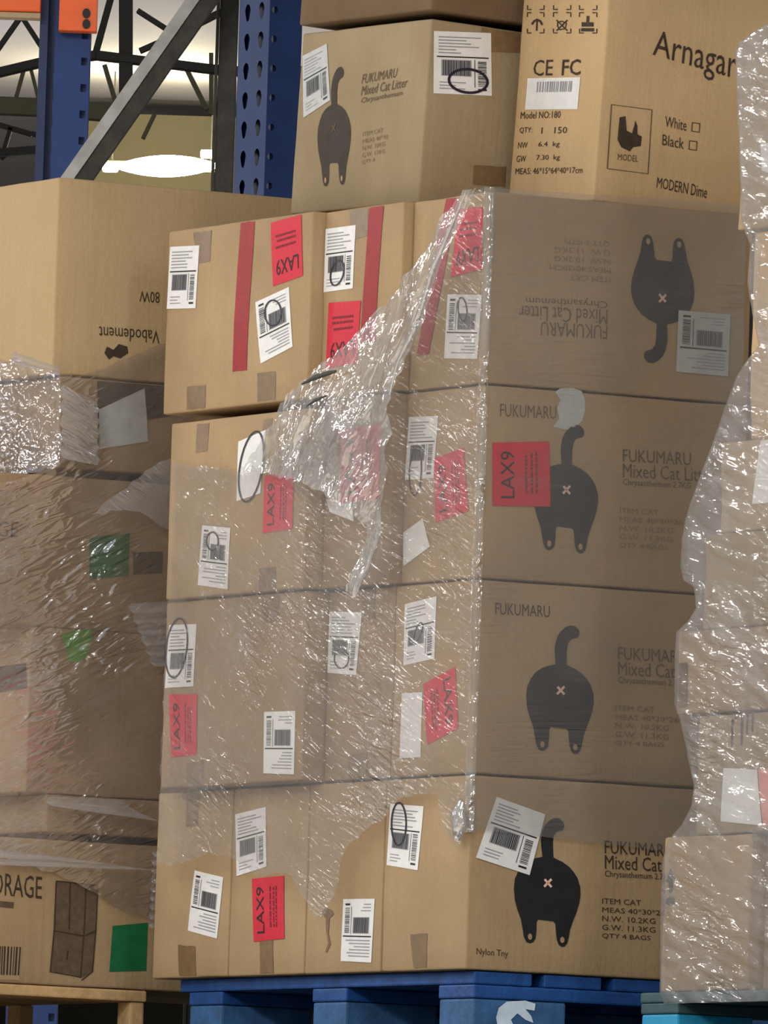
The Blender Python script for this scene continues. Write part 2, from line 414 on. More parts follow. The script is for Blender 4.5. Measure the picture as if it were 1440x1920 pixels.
    def red_label(s, face, pxs, k=1, txt=True, off=0.0012):
        q = s.clampq(face, s.pq(face, pxs))
        lab = s.quad(face, 'red_label', q, 'red_label_paper', off)
        if txt: s.text(face, 'LAX9', q, 'ink', k, off + 0.0006, lab, (0.12, 0.86, 0.62, 0.86), bold=0.0)
        R = random.Random(int(pxs[0][0]))
        rs = []
        for cv in (0.40, 0.30, 0.22):
            u = 0.2
            while u < 0.8:
                wd = R.uniform(0.03, 0.10); rs.append((u, min(u + wd, 0.85), cv, cv + 0.035)); u += wd + 0.02
        s.rects(face, 'small_print', q, rs, k, 'red_label_print', off + 0.0006, lab)
        return lab
    def tape(s, face, pxs, mat='brown_tape', name='packing_tape', off=0.0006):
        return s.quad(face, name, s.pq(face, pxs), mat, off, ragged=0.0006)
    def cat(s, face, ox, oy, sx=1.0, sy=1.0, flip=False, skew=0.0, mat='cat_black', tail_dx=0.0):
        def T(p):
            dx, dy = p
            if dy > 48: dx += tail_dx * (dy - 48) / 74
            if flip: dx, dy = -dx, -dy
            dx *= sx; dy *= sy
            return s.px(face, ox + dx, oy - dy + dx * skew)
        outl = [(-9.4, 48), (-10.5, 66), (-10.5, 80), (-7, 96), (-1, 108), (9, 118), (19, 122), (28, 121), (35, 114), (36, 107), (33, 100), (26, 98), (19, 95), (14, 87), (12, 74), (11.5, 48),
                (17, 45), (29, 40), (41, 32), (50, 22), (57, 11), (62, -6), (62.5, -20), (60, -36), (55, -53), (48, -71), (43, -86), (40.5, -102), (38, -112), (33, -118), (27, -119), (21.5, -115), (18, -106), (16, -90), (15, -77), (11, -72),
                (-4, -71), (-18, -70), (-20.5, -75), (-21, -92), (-22.5, -106), (-27, -113), (-33, -115.5), (-40, -113), (-44.5, -104), (-47, -90), (-50.5, -71), (-57, -54), (-62, -36), (-64, -14), (-62, 4), (-56, 18), (-47, 31), (-35, 40), (-22, 45)]
        # smooth the outline
        P = outl
        pts = [T(p) for p in P]
        c = s.poly(face, 'cat_print', pts, mat, 0.0009)
        for a, b in (((-6, 6), (7, -8)), ((7, 7), (-7, -8))):
            d = Vector((b[0] - a[0], b[1] - a[1])).normalized(); nn = Vector((-d.y, d.x)) * 2.2
            qd = [T((a[0] + nn.x, a[1] + nn.y)), T((a[0] - nn.x, a[1] - nn.y)), T((b[0] - nn.x, b[1] - nn.y)), T((b[0] + nn.x, b[1] + nn.y))]
            s.decal(face, 'cross_mark', qd, [(0, 1, 2, 3)], 0.0016, 'faded_ink' if face == 'L' else 'pink_print', c)
        for hx, hy in ((-33.5, -103), (28, -106)):
            ring = [T((hx + 4.2 * math.cos(i * math.pi / 5), hy + 6 * math.sin(i * math.pi / 5))) for i in range(10)]
            s.decal(face, 'paw_spot', ring, [list(range(10))], 0.0016, 'carton_hole', c)
        return c
    def spec_lines(s, face, q, n, mat, k=0, seed=1, words=None):
        R = random.Random(seed)
        for i in range(n):
            v1 = 1 - i / n; v0 = v1 - 0.62 / n
            t = words[i] if words else ''.join(R.choice('ABEHKMNRSTW0123456789') for _ in range(R.randint(6, 12)))
            s.text(face, t, q, mat, k, 0.0009, None, (0, min(1, len(t) / 14.0), v0, v1))

_tc = {}
def text_mesh(txt, bold=0.0):
    key = (txt, bold)
    if key in _tc: return _tc[key]
    cu = bpy.data.curves.new('t', 'FONT'); cu.body = txt; cu.offset = bold; cu.resolution_u = 2
    o = bpy.data.objects.new('t', cu); col.objects.link(o)
    dg = bpy.context.evaluated_depsgraph_get()
    me = bpy.data.meshes.new_from_object(o.evaluated_get(dg))
    V = [(v.co.x, v.co.y) for v in me.vertices]; Fs = [list(p.vertices) for p in me.polygons]
    x0 = min(v[0] for v in V); x1 = max(v[0] for v in V); y0 = min(v[1] for v in V); y1 = max(v[1] for v in V)
    V = [((x - x0) / (x1 - x0), (y - y0) / (y1 - y0)) for x, y in V]
    bpy.data.objects.remove(o); bpy.data.meshes.remove(me); bpy.data.curves.remove(cu)
    _tc[key] = (V, Fs); return _tc[key]

def stack_box(label, t0, t1, s0, s1, z0, z1, mat, group=None, seed=0, lean=0.0, turn=0.0, bulge=0.0022, **kw):
    m4 = Matrix.Translation(STK @ Vector((t0, s0, z0))) @ Matrix.Rotation(lean, 4, 'Y') @ Matrix.Rotation(ANG + turn, 4, 'Z')
    return Carton(label, m4, t1 - t0, s1 - s0, z1 - z0, mat, group, seed, bulge, **kw)

# ================================================================== the setting
def slab(name, b, mat):
    o = block(name, b, mat, None, 0.0); o['kind'] = 'structure'; return o
slab('floor', (-60, 60, -20, 130, -0.2, 0.0), 'concrete')
slab('ceiling', (-60, 60, 40, 130, 10.0, 10.2), 'roof_white')

# ================================================================== the main stack
Z = [v + CAM_Z for v in (1.889, 1.589, 1.288, 0.986, 0.684)]
G = 0.0035
CARTONS = 'cat litter cartons in the middle stack'
def srange(xl, xr, ymid, t):
    return on_t(xr, ymid, t)[0] + 0.001, on_t(xl, ymid, t)[0] - 0.001
def mainbox(label, row, xl, xr, t, mat, seed, corner=False, low=0.0):
    ym = (540 if row == 0 else 900 if row == 1 else 1260 if row == 2 else 1630)
    s0, s1 = srange(xl, xr, ym, t)
    if corner: s0 = 0.0
    return stack_box(label, t, t + 0.48, s0, s1, Z[row + 1] + (0.0015 if row < 3 else 0.001), Z[row] - 0.0015 - low, mat, CARTONS, seed)

A1 = mainbox('wide tan carton with a red tape stripe, top left of the middle stack', 0, 312, 582, -0.040, 'kraft_tan_0', 1)
B1 = mainbox('narrow tan carton with red tape between the wide top carton and the corner carton', 0, 605, 752, -0.017, 'kraft_tan_1', 2)
C1 = mainbox('corner carton with an upside-down black cat print in the top row', 0, 771, 916, 0.0, 'kraft_tan_1', 3, True)
A2 = mainbox('wide carton with a large marker loop on its label, second row from the top', 1, 317, 575, -0.050, 'kraft_tan_2', 4, low=0.014)
B2 = mainbox('narrow carton behind the bunched torn film, second row from the top', 1, 609, 736, -0.020, 'kraft_brown_0', 5)
C2 = mainbox('corner carton with a red label covering part of its black cat print', 1, 757, 903, 0.0, 'kraft_tan_3', 6, True)
A3 = mainbox('film-covered wide carton with a red label low at its left edge, third row', 2, 307, 571, -0.040, 'kraft_brown_1', 7)
B3 = mainbox('film-covered carton with one white label in the middle of the third row', 2, 612, 736, -0.002, 'kraft_brown_2', 8)
C3 = mainbox('corner carton in the third row with an uncovered upright black cat print', 2, 737, 892, 0.0, 'kraft_tan_0', 9, True)
D1 = mainbox('leftmost narrow carton of the bottom row with a tilted white label', 3, 291, 432, -0.002, 'kraft_tan_1', 10)
D2 = mainbox('bottom row carton with a red label below a white label', 3, 433, 575, -0.001, 'kraft_tan_3', 11)
D3 = mainbox('stained bottom row carton with one low white label', 3, 576, 718, 0.0, 'kraft_tan_0', 12)
D4 = mainbox('bottom corner carton with a tilted white label above its black cat print', 3, 719, 876, 0.0, 'kraft_tan_2', 13, True)

# --- top row stickers
A1.tape('L', [(363, 437), (397, 432), (395, 490), (372, 494)])
A1.white_label('L', [(320, 463), (375, 460), (368, 578), (308, 580)], 0)
A1.tape('L', [(452, 418), (479, 413), (465, 694), (438, 697)], 'red_tape', 'red_tape_stripe', 0.0009)
A1.red_label('L', [(509, 418), (566, 402), (569, 517), (514, 537)], 2)
A1.white_label('L', [(482, 567), (543, 538), (550, 650), (491, 682)], 2, (515, 587, 15, 24, 0.0))
A1.tape('L', [(352, 725), (387, 722), (385, 774), (350, 780)]); A1.tape('L', [(484, 700), (518, 696), (517, 758), (483, 764)])
B1.tape('L', [(655, 392), (692, 386), (690, 442), (662, 450)])
B1.white_label('L', [(607, 430), (668, 422), (664, 541), (602, 549)], 0, (635, 512, 12, 24, 0.25))
B1.tape('L', [(694, 380), (720, 376), (706, 640), (678, 645)], 'red_tape', 'red_tape_stripe', 0.0009)
B1.red_label('L', [(618, 568), (680, 564), (672, 680), (612, 692)], 2)
C1.tape('L', [(838, 368), (864, 364), (806, 664), (782, 668)], 'red_tape', 'red_tape_stripe', 0.0009)
C1.red_label('L', [(862, 392), (907, 388), (905, 505), (848, 520)], 2)
C1.white_label('L', [(842, 552), (905, 553), (896, 673), (835, 672)], 2, (870, 580, 8, 22, -0.1), wpx=2.4)
C1.cat('R', 1240, 560, flip=True, sx=0.95, skew=0.05)
C1.white_label('R', [(1270, 582), (1368, 590), (1364, 706), (1266, 697)], 2, off=0.002, mat='grey_paper')
C1.text('R', 'FUKUMARU', C1.pq('R', [(1013, 603), (1137, 610), (1137, 636), (1013, 629)]), 'faded_ink', 2)
C1.text('R', 'Mixed Cat Litter', C1.pq('R', [(972, 572), (1137, 581), (1137, 609), (972, 600)]), 'faded_ink', 2)
C1.text('R', 'Chrysanthemum', C1.pq('R', [(985, 553), (1137, 561), (1137, 579), (985, 571)]), 'faded_ink', 2)
C1.spec_lines('R', C1.pq('R', [(1010, 438), (1142, 446), (1142, 530), (1010, 522)]), 5, 'worn_ink', 2, 3, ['ITEM CAT', 'MEAS 40*30CM', 'N.W. 10.2KG', 'G.W. 11.3KG', 'QTY 1 CTN'])
# --- second row
A2.tape('L', [(370, 796), (393, 793), (390, 845), (368, 850)]); A2.tape('L', [(495, 787), (512, 784), (510, 815), (493, 818)])
A2.white_label('L', [(449, 828), (500, 806), (490, 925), (446, 940)], 0, (474, 875, 21, 67, 0.16), wpx=3.2, style='plain')
A2.red_label('L', [(498, 892), (552, 890), (550, 992), (495, 1000)], 1)
A2.white_label('L', [(382, 985), (435, 990), (428, 1105), (372, 1097)], 2, (402, 1015, 11, 17, 0.0))
A2.tape('L', [(487, 1066), (518, 1063), (518, 1104), (486, 1108)])
B2.red_label('L', [(640, 806), (716, 792), (714, 935), (640, 945)], 1)
B2.white_label('L', [(612, 935), (662, 945), (666, 978), (620, 960)], 0, style='plain')
C2.white_label('L', [(768, 782), (823, 780), (817, 897), (760, 900)], 0, (782, 885, 12, 44, 0.06), wpx=2.4)
C2.red_label('L', [(818, 860), (872, 840), (880, 958), (820, 980)], 1)
C2.white_label('L', [(746, 1000), (795, 972), (808, 1025), (757, 1062)], 0, style='plain')
C2.cat('R', 1060, 918, sx=0.95, skew=0.05)
C2.red_label('R', [(922, 830), (1028, 828), (1030, 950), (922, 948)], 1, off=0.002)
C2.poly_px('R', 'white_scuff', [(1040, 735), (1050, 728), (1072, 727), (1090, 733), (1096, 748), (1096, 770), (1090, 790), (1078, 800), (1060, 806), (1036, 800), (1048, 785), (1044, 765), (1050, 750)], 'grey_paper')
SM = 'faded_ink'
def cat_text(b, x, y, mat, sc=1.0, dy=0.055):
    def R_(x0, y0, wd, h): return b.pq('R', [(x0, y0), (x0 + wd, y0 + wd * dy), (x0 + wd, y0 + h + wd * dy), (x0, y0 + h)])
    b.text('R', 'FUKUMARU', R_(x, y, 128, 24), mat); b.text('R', 'Mixed Cat Litter', R_(x, y + 27, 172, 26), mat)
    b.text('R', 'Chrysanthemum 2.7KG', R_(x, y + 56, 128, 15), mat)
def spec(b, x, y, mat):
    b.spec_lines('R', b.pq('R', [(x, y), (x + 128, y + 7), (x + 128, y + 89), (x, y + 82)]), 5, mat, 0, 3, ['ITEM CAT', 'MEAS 40*30*26', 'N.W. 10.2KG', 'G.W. 11.3KG', 'QTY 4 BAGS'])
cat_text(C2, 1166, 842, SM); spec(C2, 1160, 952, 'worn_ink')
C2.text('R', 'FUKUMARU', C2.pq('R', [(937, 757), (1042, 762), (1042, 786), (937, 781)]), SM)
# --- third row
A3.white_label('L', [(318, 1172), (370, 1170), (365, 1287), (310, 1290)], 0, (333, 1215, 20, 56, 0.12))
A3.red_label('L', [(318, 1302), (373, 1302), (370, 1415), (322, 1420)], 1)
A3.white_label('L', [(497, 1335), (555, 1333), (552, 1452), (495, 1450)], 2)
A3.tape('L', [(350, 1430), (383, 1425), (381, 1480), (350, 1483)]); A3.tape('L', [(490, 1118), (525, 1115), (522, 1165), (492, 1168)])
B3.white_label('L', [(617, 1147), (680, 1148), (671, 1266), (610, 1262)], 0, (643, 1235, 14, 18, 0.0), wpx=2.2)
B3.tape('L', [(655, 1415), (690, 1410), (688, 1456), (652, 1460)]); B3.tape('L', [(680, 1105), (705, 1102), (703, 1160), (680, 1164)])
C3.white_label('L', [(760, 1133), (820, 1118), (817, 1235), (758, 1248)], 0, (787, 1185, 6, 18, 0.3), wpx=2.2)
C3.white_label('L', [(755, 1300), (795, 1298), (790, 1420), (750, 1422)], 0, style='plain')
C3.red_label('L', [(797, 1283), (856, 1250), (861, 1365), (803, 1397)], 3)
C3.cat('R', 1049, 1294, skew=0.04)
cat_text(C3, 1157, 1213, SM); spec(C3, 1152, 1322, 'worn_ink')
C3.text('R', 'FUKUMARU', C3.pq('R', [(928, 1130), (1030, 1136), (1030, 1158), (928, 1152)]), 'box_ink')
# --- bottom row
D1.tape('L', [(350, 1490), (374, 1487), (372, 1548), (350, 1550)])
D1.white_label('L', [(368, 1632), (420, 1645), (408, 1760), (355, 1745)], 2)
D1.tape('L', [(335, 1772), (368, 1774), (368, 1832), (336, 1834)])
D2.white_label('L', [(442, 1527), (500, 1513), (503, 1625), (445, 1643)], 0)
D2.tape('L', [(489, 1764), (514, 1762), (513, 1827), (488, 1829)])
D2.red_label('L', [(475, 1648), (535, 1642), (535, 1760), (478, 1766)], 1)
D3.white_label('L', [(646, 1686), (704, 1685), (697, 1805), (640, 1802)], 2)
D3.poly_px('L', 'stain', [(604, 1712), (612, 1702), (624, 1706), (628, 1714), (620, 1722), (618, 1750), (622, 1770), (614, 1786), (611, 1785), (617, 1768), (613, 1745), (613, 1722)], 'brown_tape')
D4.white_label('L', [(733, 1507), (796, 1512), (787, 1632), (726, 1622)], 0, (750, 1545, 14, 40, 0.0))
D4.tape('L', [(770, 1752), (803, 1750), (800, 1813), (776, 1816)])
D4.cat('R', 1025, 1655, skew=0.05, sx=0.98, tail_dx=-4)
D4.white_label('R', [(930, 1494), (1021, 1527), (991, 1641), (891, 1608)], 0, off=0.002)
cat_text(D4, 1132, 1576, 'box_ink'); spec(D4, 1127, 1684, 'box_ink')
D4.text('R', 'Nylon Tny', D4.pq('R', [(893, 1777), (952, 1782), (952, 1798), (893, 1793)]), 'box_ink')

# ================================================================== cartons on top of the stack
zt = Z[0]
def topbox(label, xc, yc, pl, tpos, spos, T, S, H, mat, seed, lean, turn=0.0, z=None, **kw):
    m4 = Matrix.Translation(STK @ Vector((tpos, spos, zt if z is None else z))) @ Matrix.Rotation(lean, 4, 'Y') @ Matrix.Rotation(ANG + turn, 4, 'Z')
    return Carton(label, m4, T, S, H, mat, None, seed, **kw)
sT1 = on_t(784, 372, 0.05)[0]
wT1 = on_t(553, 400, 0.05)[0] - sT1
T1 = topbox('dusty carton with a faded grey cat print on top of the middle stack', 0, 0, 'L', 0.05, sT1, 0.28, wT1, 0.292, 'kraft_dusty_1', 20, math.radians(2.3), math.radians(1.5), z=zt + 0.006)
T1.cat('L', 629, 240, sx=0.50, sy=0.92, skew=-0.20, mat='dusty_ink')
T1.white_label('L', [(568, 105), (614, 82), (622, 188), (570, 221)], 0, mat='grey_paper')
def Lq(b, x0, y0, wd, h, sl): return b.pq('L', [(x0, y0), (x0 + wd, y0 - wd * sl), (x0 + wd - 3, y0 + h - wd * sl), (x0 - 3, y0 + h)])
T1.text('L', 'FUKUMARU', Lq(T1, 684, 140, 64, 18, 0.2), 'faded_ink'); T1.text('L', 'Mixed Cat Litter', Lq(T1, 683, 162, 84, 18, 0.2), 'faded_ink')
T1.text('L', 'Chrysanthemum', Lq(T1, 682, 184, 76, 13, 0.2), 'faded_ink')
T1.spec_lines('L', Lq(T1, 683, 248, 66, 66, 0.2), 5, 'worn_ink', 0, 3, ['ITEM CAT', 'MEAS 40*30', 'N.W. 10KG', 'G.W. 11KG', 'QTY 4'])
T1.tape('R', [(905, 24), (976, 30), (974, 100), (904, 96)])
T1.white_label('R', [(813, 58), (920, 62), (920, 180), (812, 175)], 0, (876, 152, 36, 22, 0.1), wpx=5)
T1.tape('R', [(887, 310), (948, 313), (946, 350), (886, 346)])
T0 = topbox('dark shaded carton above the faded cat carton, cut off by the top edge', 0, 0, 'L', 0.04, sT1 - 0.01, 0.30, wT1 + 0.01, 0.28, 'kraft_shaded', 21, math.radians(2.3), math.radians(1.5), z=zt + 0.006 + 0.303)
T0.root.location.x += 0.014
t2, _ = on_s(1112, 366, 0.02)
T2 = topbox('tall yellow-tan carton with certification marks on top of the corner carton', 0, 0, 'R', t2, 0.02, 0.36, 0.262, 0.40, 'kraft_yellow', 22, math.radians(2.6), z=zt + 0.001)
q = T2.pq('L', [(1003, 113), (1040, 112), (1038, 142), (1001, 143)]); T2.text('L', 'CE', q, 'box_ink')
T2.text('L', 'FC', T2.pq('L', [(1057, 112), (1091, 111), (1090, 141), (1055, 142)]), 'box_ink', bold=0.01)
T2.white_label('L', [(991, 147), (1090, 145), (1085, 205), (986, 206)], 0, style='plain', label='small white barcode sticker')
R_ = random.Random(5); rs = []; u = 0.2
while u < 0.85:
    wd = R_.uniform(0.012, 0.03); rs.append((u, u + wd, 0.55, 0.88)); u += wd + R_.uniform(0.012, 0.03)
qq = T2.pq('L', [(991, 147), (1090, 145), (1085, 205), (986, 206)])
T2.rects('L', 'barcode', qq, rs, 0, 'faint_ink', 0.0016, None)
def T2l(txt, x, y, wd, h, m='box_ink'): T2.text('L', txt, T2.pq('L', [(x, y), (x + wd, y - wd * 0.02), (x + wd - 1, y + h - wd * 0.02), (x - 1, y + h)]), m)
T2l('Model NO:180', 978, 210, 76, 13); T2l('QTY:', 976, 239, 24, 12); T2l('1   150', 1018, 239, 48, 12)
T2l('NW', 973, 267, 18, 11); T2l('6.4  kg', 1012, 266, 40, 12); T2l('GW', 970, 292, 18, 12); T2l('7.30  kg', 1008, 291, 44, 12)
T2l('MEAS: 46*15*64*40*17cm', 968, 315, 126, 12)
def T2stroke(pts, wd=3, nm='symbol'): T2.stroke('L', nm, pts, wd, 'box_ink', 0.0009)
for bx in (990, 1040, 1088):                    # handling symbols with corner brackets
    for y0 in (28, -16):
        for sx in (0, 1):
            x = bx + sx * 32
            T2stroke([(x + (8 if sx == 0 else -8), y0 + 34), (x, y0 + 34), (x, y0 + 26)], 2, 'bracket')
            T2stroke([(x + (8 if sx == 0 else -8), y0 - 4), (x, y0 - 4), (x, y0 + 4)], 2, 'bracket')
T2stroke([(1008, 58), (1009, 38)], 3); T2stroke([(999, 46), (1003, 40), (1009, 37), (1015, 40), (1019, 47)], 4)
T2stroke([(1046, 38), (1066, 58)], 2.4); T2stroke([(1066, 38), (1046, 58)], 2.4); T2stroke([(1048, 50), (1048, 42), (1056, 40), (1064, 44), (1062, 54), (1052, 56), (1048, 50)], 2.2)
T2stroke([(1104, 30), (1103, 42)], 5); T2stroke([(1092, 46), (1114, 46)], 8); T2stroke([(1091, 56), (1115, 56)], 6)
T2.text('R', 'Arnagar', T2.pq('R', [(1228, 56), (1382, 94), (1376, 166), (1220, 118)]), 'box_ink')
fr = [(1146, 196), (1221, 206), (1214, 326), (1138, 316)]
T2.stroke('R', 'frame_print', fr, 2.2, 'faded_ink', 0.0009, None, True)
fr = [(1152, 202), (1214, 210), (1208, 320), (1145, 311)]
T2.poly_px('R', 'product_silhouette', [(1161, 220), (1172, 218), (1174, 245), (1184, 250), (1188, 236), (1190, 226), (1194, 236), (1194, 252), (1202, 256), (1200, 274), (1186, 276), (1180, 284), (1164, 276), (1157, 262)], 'box_ink')
T2.text('R', 'MODEL', T2.pq('R', [(1158, 288), (1196, 292), (1195, 304), (1157, 300)]), 'faded_ink')
for i, (x, y, t_) in enumerate([(1246, 218, 'White'), (1241, 252, 'Black')]):
    T2.text('R', t_, T2.pq('R', [(x, y), (x + 40, y + 7), (x + 39, y + 28), (x - 1, y + 20)]), 'box_ink')
    T2.stroke('R', 'tick_box', [(x + 50, y + 12), (x + 64, y + 14), (x + 63, y + 30), (x + 49, y + 28)], 2, 'box_ink', 0.0009, None, True)
T2.text('R', 'MODERN Dime', T2.pq('R', [(1232, 332), (1326, 350), (1324, 372), (1230, 352)]), 'box_ink')

# ================================================================== blue pallet under the middle stack
_block = block
def pallet(label, t0, t1, s0, s1, ztop, m_deck, m_block, deck_n=7, name='wooden_pallet', blocks_t=None, blocks_s=None, bw=0.11, bt=0.14, m_beam=None, bearer=True):
    zd = Z[4] - 0.145; zk = (ztop - zd) / 0.145      # every pallet stands on the same rack deck
    root = empty(name, Matrix.Translation(STK @ Vector((t0, s0, zd))) @ RZ)
    tag(root, label, 'pallet')
    def block(nm, b, m, par, bev): return _block(nm, (*b[:4], b[4] * zk, b[5] * zk), m, par, bev)
    T, S = t1 - t0, s1 - s0
    m_beam = m_beam or m_deck
    # deck boards run along s, bearers along t carry them, blocks and bottom boards below
    n = deck_n; bwid = T / (n + (n - 1) * 0.2)
    for i in range(n):
        x0 = i * bwid * 1.2; block('deck_board', (x0, x0 + bwid, 0, S, 0.125, 0.145), m_deck, root, 0.003)
    xs = blocks_t or [0.0, T / 2 - bt / 2, T - bt]; ys = blocks_s or [0, S / 2 - bw / 2, S - bw]
    ztb = 0.103 if bearer else 0.1245
    for y in ys:
        if bearer: block('bearer', (0.001, T - 0.001, y + 0.001, y + bw - 0.001, 0.1035, 0.1245), m_beam, root, 0.003)
        for x in xs: block('block', (x + 0.002, x + bt - 0.002, y + 0.003, y + bw - 0.003, 0.0225, ztb), m_block, root, 0.004)
        block('bottom_board', (0, T, y, y + bw, 0.0, 0.022), m_beam, root, 0.003)
    return root
PZ = Z[4]
sb = [on_t(x, 1880, 0.0)[0] for x in (868, 800, 628, 560, 395, 333)]
PB = pallet('blue painted pallet carrying the stack of cat litter cartons', 0.02, 1.0, 0.006, sb[5] + 0.03, PZ, 'pallet_blue', 'pallet_blue_worn', 8, 'blue_pallet',
            bt=0.17, blocks_t=[0.0, 0.40, 0.81], blocks_s=[0.0, sb[2] - 0.006, sb[4] - 0.006])
# splash of white paint on the corner block
p = [on_s(x, y, 0.008) for x, y in ((935, 1890), (950, 1878), (985, 1876), (1004, 1882), (1002, 1895), (985, 1892), (996, 1905), (1000, 1918), (985, 1912), (970, 1900), (958, 1912), (966, 1930), (934, 1930), (930, 1908))]
blk = [o for o in PB.children if o.name.startswith('block')][0]

# ================================================================== rack deck that carries the pallets
dk = empty('rack_deck', Matrix.Translation(STK @ Vector((-0.6, -2.2, PZ - 0.145 - 0.12))) @ RZ)
tag(dk, 'boarded rack level under the three pallets', 'rack')
for i in range(14):
    block('deck_plank', (0.0, 2.1, i * 0.36, i * 0.36 + 0.352, 0.085, 0.1195), 'steel_dark', dk, 0.003)
for x in (0.02, 1.98):
    block('beam', (x, x + 0.06, 0, 5.03, -0.04, 0.0845), 'rack_orange', dk, 0.004)
for x in (0.02, 1.98):
    for y in (0.0, 4.93): block('post', (x + 0.065, x + 0.145, y, y + 0.1, -(PZ - 0.145 - 0.12), 0.08), 'rack_blue', dk, 0.003)

# unseen upper rack level, added to shade the stacks from overhead light
shade_deck = empty('rack_deck', Matrix.Translation(STK @ Vector((-0.15, -2.2, 4.12))) @ RZ)
tag(shade_deck, 'added unseen rack level that shades the cartons, beyond the top edge of the picture', 'rack')
for i in range(14):
    block('deck_plank', (0.0, 1.6, i * 0.36, i * 0.36 + 0.352, 0.1005, 0.135), 'steel_dark', shade_deck, 0.003)
for x in (0.02, 1.5):
    block('beam', (x, x + 0.06, 0, 5.03, 0.0, 0.1), 'rack_orange', shade_deck, 0.004)

# ================================================================== the left stack
SL = 1.10
LG = 'boxes of the wrapped stack on the left'
def leftbox(label, xc, ytop, ybot, mat, seed, S=0.5, T=0.62):
    t0, z1 = on_s(xc, ytop, SL); _, z0 = on_s(xc, ybot, SL)
    return stack_box(label, t0, t0 + T, SL, SL + S, z0, z1, mat, LG, seed, crush=0.004)
L1 = leftbox('large plain carton with upside-down lettering at the top of the left stack', 110, 332, 702, 'kraft_plain', 30, 0.6, 0.6)
L2 = leftbox('film-wrapped carton below the large plain carton, with a crumpled white label', 113, 705, 876, 'kraft_brown_0', 31)
L3 = leftbox('film-wrapped brown carton with a dark green label in the left stack', -60, 879, 1166, 'kraft_brown_1', 32, 0.5, 0.7)
L4 = leftbox('brown carton with a torn bright green sticker in the left stack', 58, 1172, 1486, 'kraft_brown_2', 33, 0.5, 0.55)
L4b = leftbox('low brown carton between the green-sticker carton and the furniture carton', 88, 1489, 1560, 'kraft_brown_0', 34, 0.5, 0.52)
L5 = leftbox('bottom left carton printed with a tall cabinet drawing and a green square', -90, 1563, 1838, 'kraft_tan_3', 35, 0.5, 0.72)
L1.text('R', '80W', L1.pq('R', [(260, 545), (298, 548), (298, 569), (260, 566)]), 'box_ink', 2)
L1.text('R', 'Vabodement', L1.pq('R', [(185, 612), (298, 620), (298, 644), (185, 636)]), 'box_ink', 2)
L1.poly_px('R', 'logo_print', [(195, 662), (200, 650), (212, 656), (222, 645), (238, 650), (240, 662), (225, 672), (212, 668), (204, 674)], 'box_ink')
L2.quad('R', 'dark_patch', L2.pq('R', [(182, 708), (335, 708), (335, 778), (182, 800)]), 'dark_label', 0.0009)  # flat dark patch covering the black area beside the white label
L2.quad('R', 'shipping_label', L2.pq('R', [(184, 768), (270, 728), (276, 828), (186, 842)]), 'grey_paper', 0.0018)
L3.text('R', 'STORAGE', L3.pq('R', [(-110, 975), (34, 978), (32, 1008), (-112, 1005)]), 'box_ink')
L3.quad('R', 'green_sticker', L3.pq('R', [(166, 1008), (242, 1000), (240, 1080), (166, 1086)]), 'green_label')
L3.quad('R', 'dark_label', L3.pq('R', [(248, 1036), (304, 1034), (303, 1075), (248, 1078)]), 'dark_label')
L4.poly_px('R', 'green_sticker', [(113, 1192), (140, 1182), (172, 1178), (171, 1208), (160, 1232), (148, 1242), (126, 1240), (124, 1215)], 'leaf_green')
L4.quad('L', 'dark_label', L4.pq('L', [(-10, 1252), (50, 1243), (54, 1290), (-8, 1300)]), 'dark_label')
L5.text('R', 'STORAGE', L5.pq('R', [(-46, 1632), (78, 1644), (77, 1686), (-48, 1674)]), 'box_ink')
L5.quad('R', 'small_print', L5.pq('R', [(-30, 1686), (25, 1692), (24, 1703), (-30, 1698)]), 'faded_ink')
L5.quad('R', 'green_sticker', L5.pq('R', [(210, 1736), (276, 1730), (273, 1820), (204, 1822)]), 'green_label')
cab = L5.poly_px('R', 'cabinet_print', [(104, 1652), (182, 1660), (178, 1745), (172, 1822), (152, 1834), (93, 1820), (100, 1745)], 'faded_ink')
for pts in ([(104, 1652), (182, 1660), (178, 1745), (172, 1822), (152, 1838)], [(104, 1652), (100, 1745), (93, 1822), (150, 1832), (156, 1745), (160, 1658)], [(100, 1745), (156, 1755), (178, 1745)], [(130, 1656), (128, 1742)], [(126, 1782), (124, 1800)]):
    L5.stroke('R', 'outline', pts, 2.4, 'box_ink', 0.0016, cab)
bl = L5.quad('R', 'barcode_label', L5.pq('R', [(-40, 1772), (40, 1776), (36, 1838), (-40, 1836)]), 'kraft_tan_1', 0.0008)
R_ = random.Random(9); rs = []; u = 0.0
while u < 0.97:
    wd = R_.uniform(0.02, 0.06); rs.append((u, min(1, u + wd), 0.15, 1.0)); u += wd + R_.uniform(0.02, 0.04)
L5.rects('R', 'barcode', L5.pq('R', [(-40, 1772), (40, 1776), (36, 1838), (-40, 1836)]), rs, 0, 'box_ink', 0.0014, bl)
tp, _ = on_s(-95, 1840, SL); te, _ = on_s(276, 1840, SL)
zl = L5.mat4.translation.z
PL = pallet('plain wooden pallet under the left stack', tp, te + 0.0, SL, SL + 0.8, zl - 0.001, 'pallet_wood', 'pallet_wood', 1, 'wooden_pallet', bw=0.05, blocks_s=[0, 0.375, 0.70],
       bt=0.03, bearer=False, blocks_t=[0.0, te - tp - 0.03])
block('stringer', (0.001, te - tp - 0.001, 0.752, 0.80, 0.03, 0.11), 'pallet_wood', PL, 0.003)

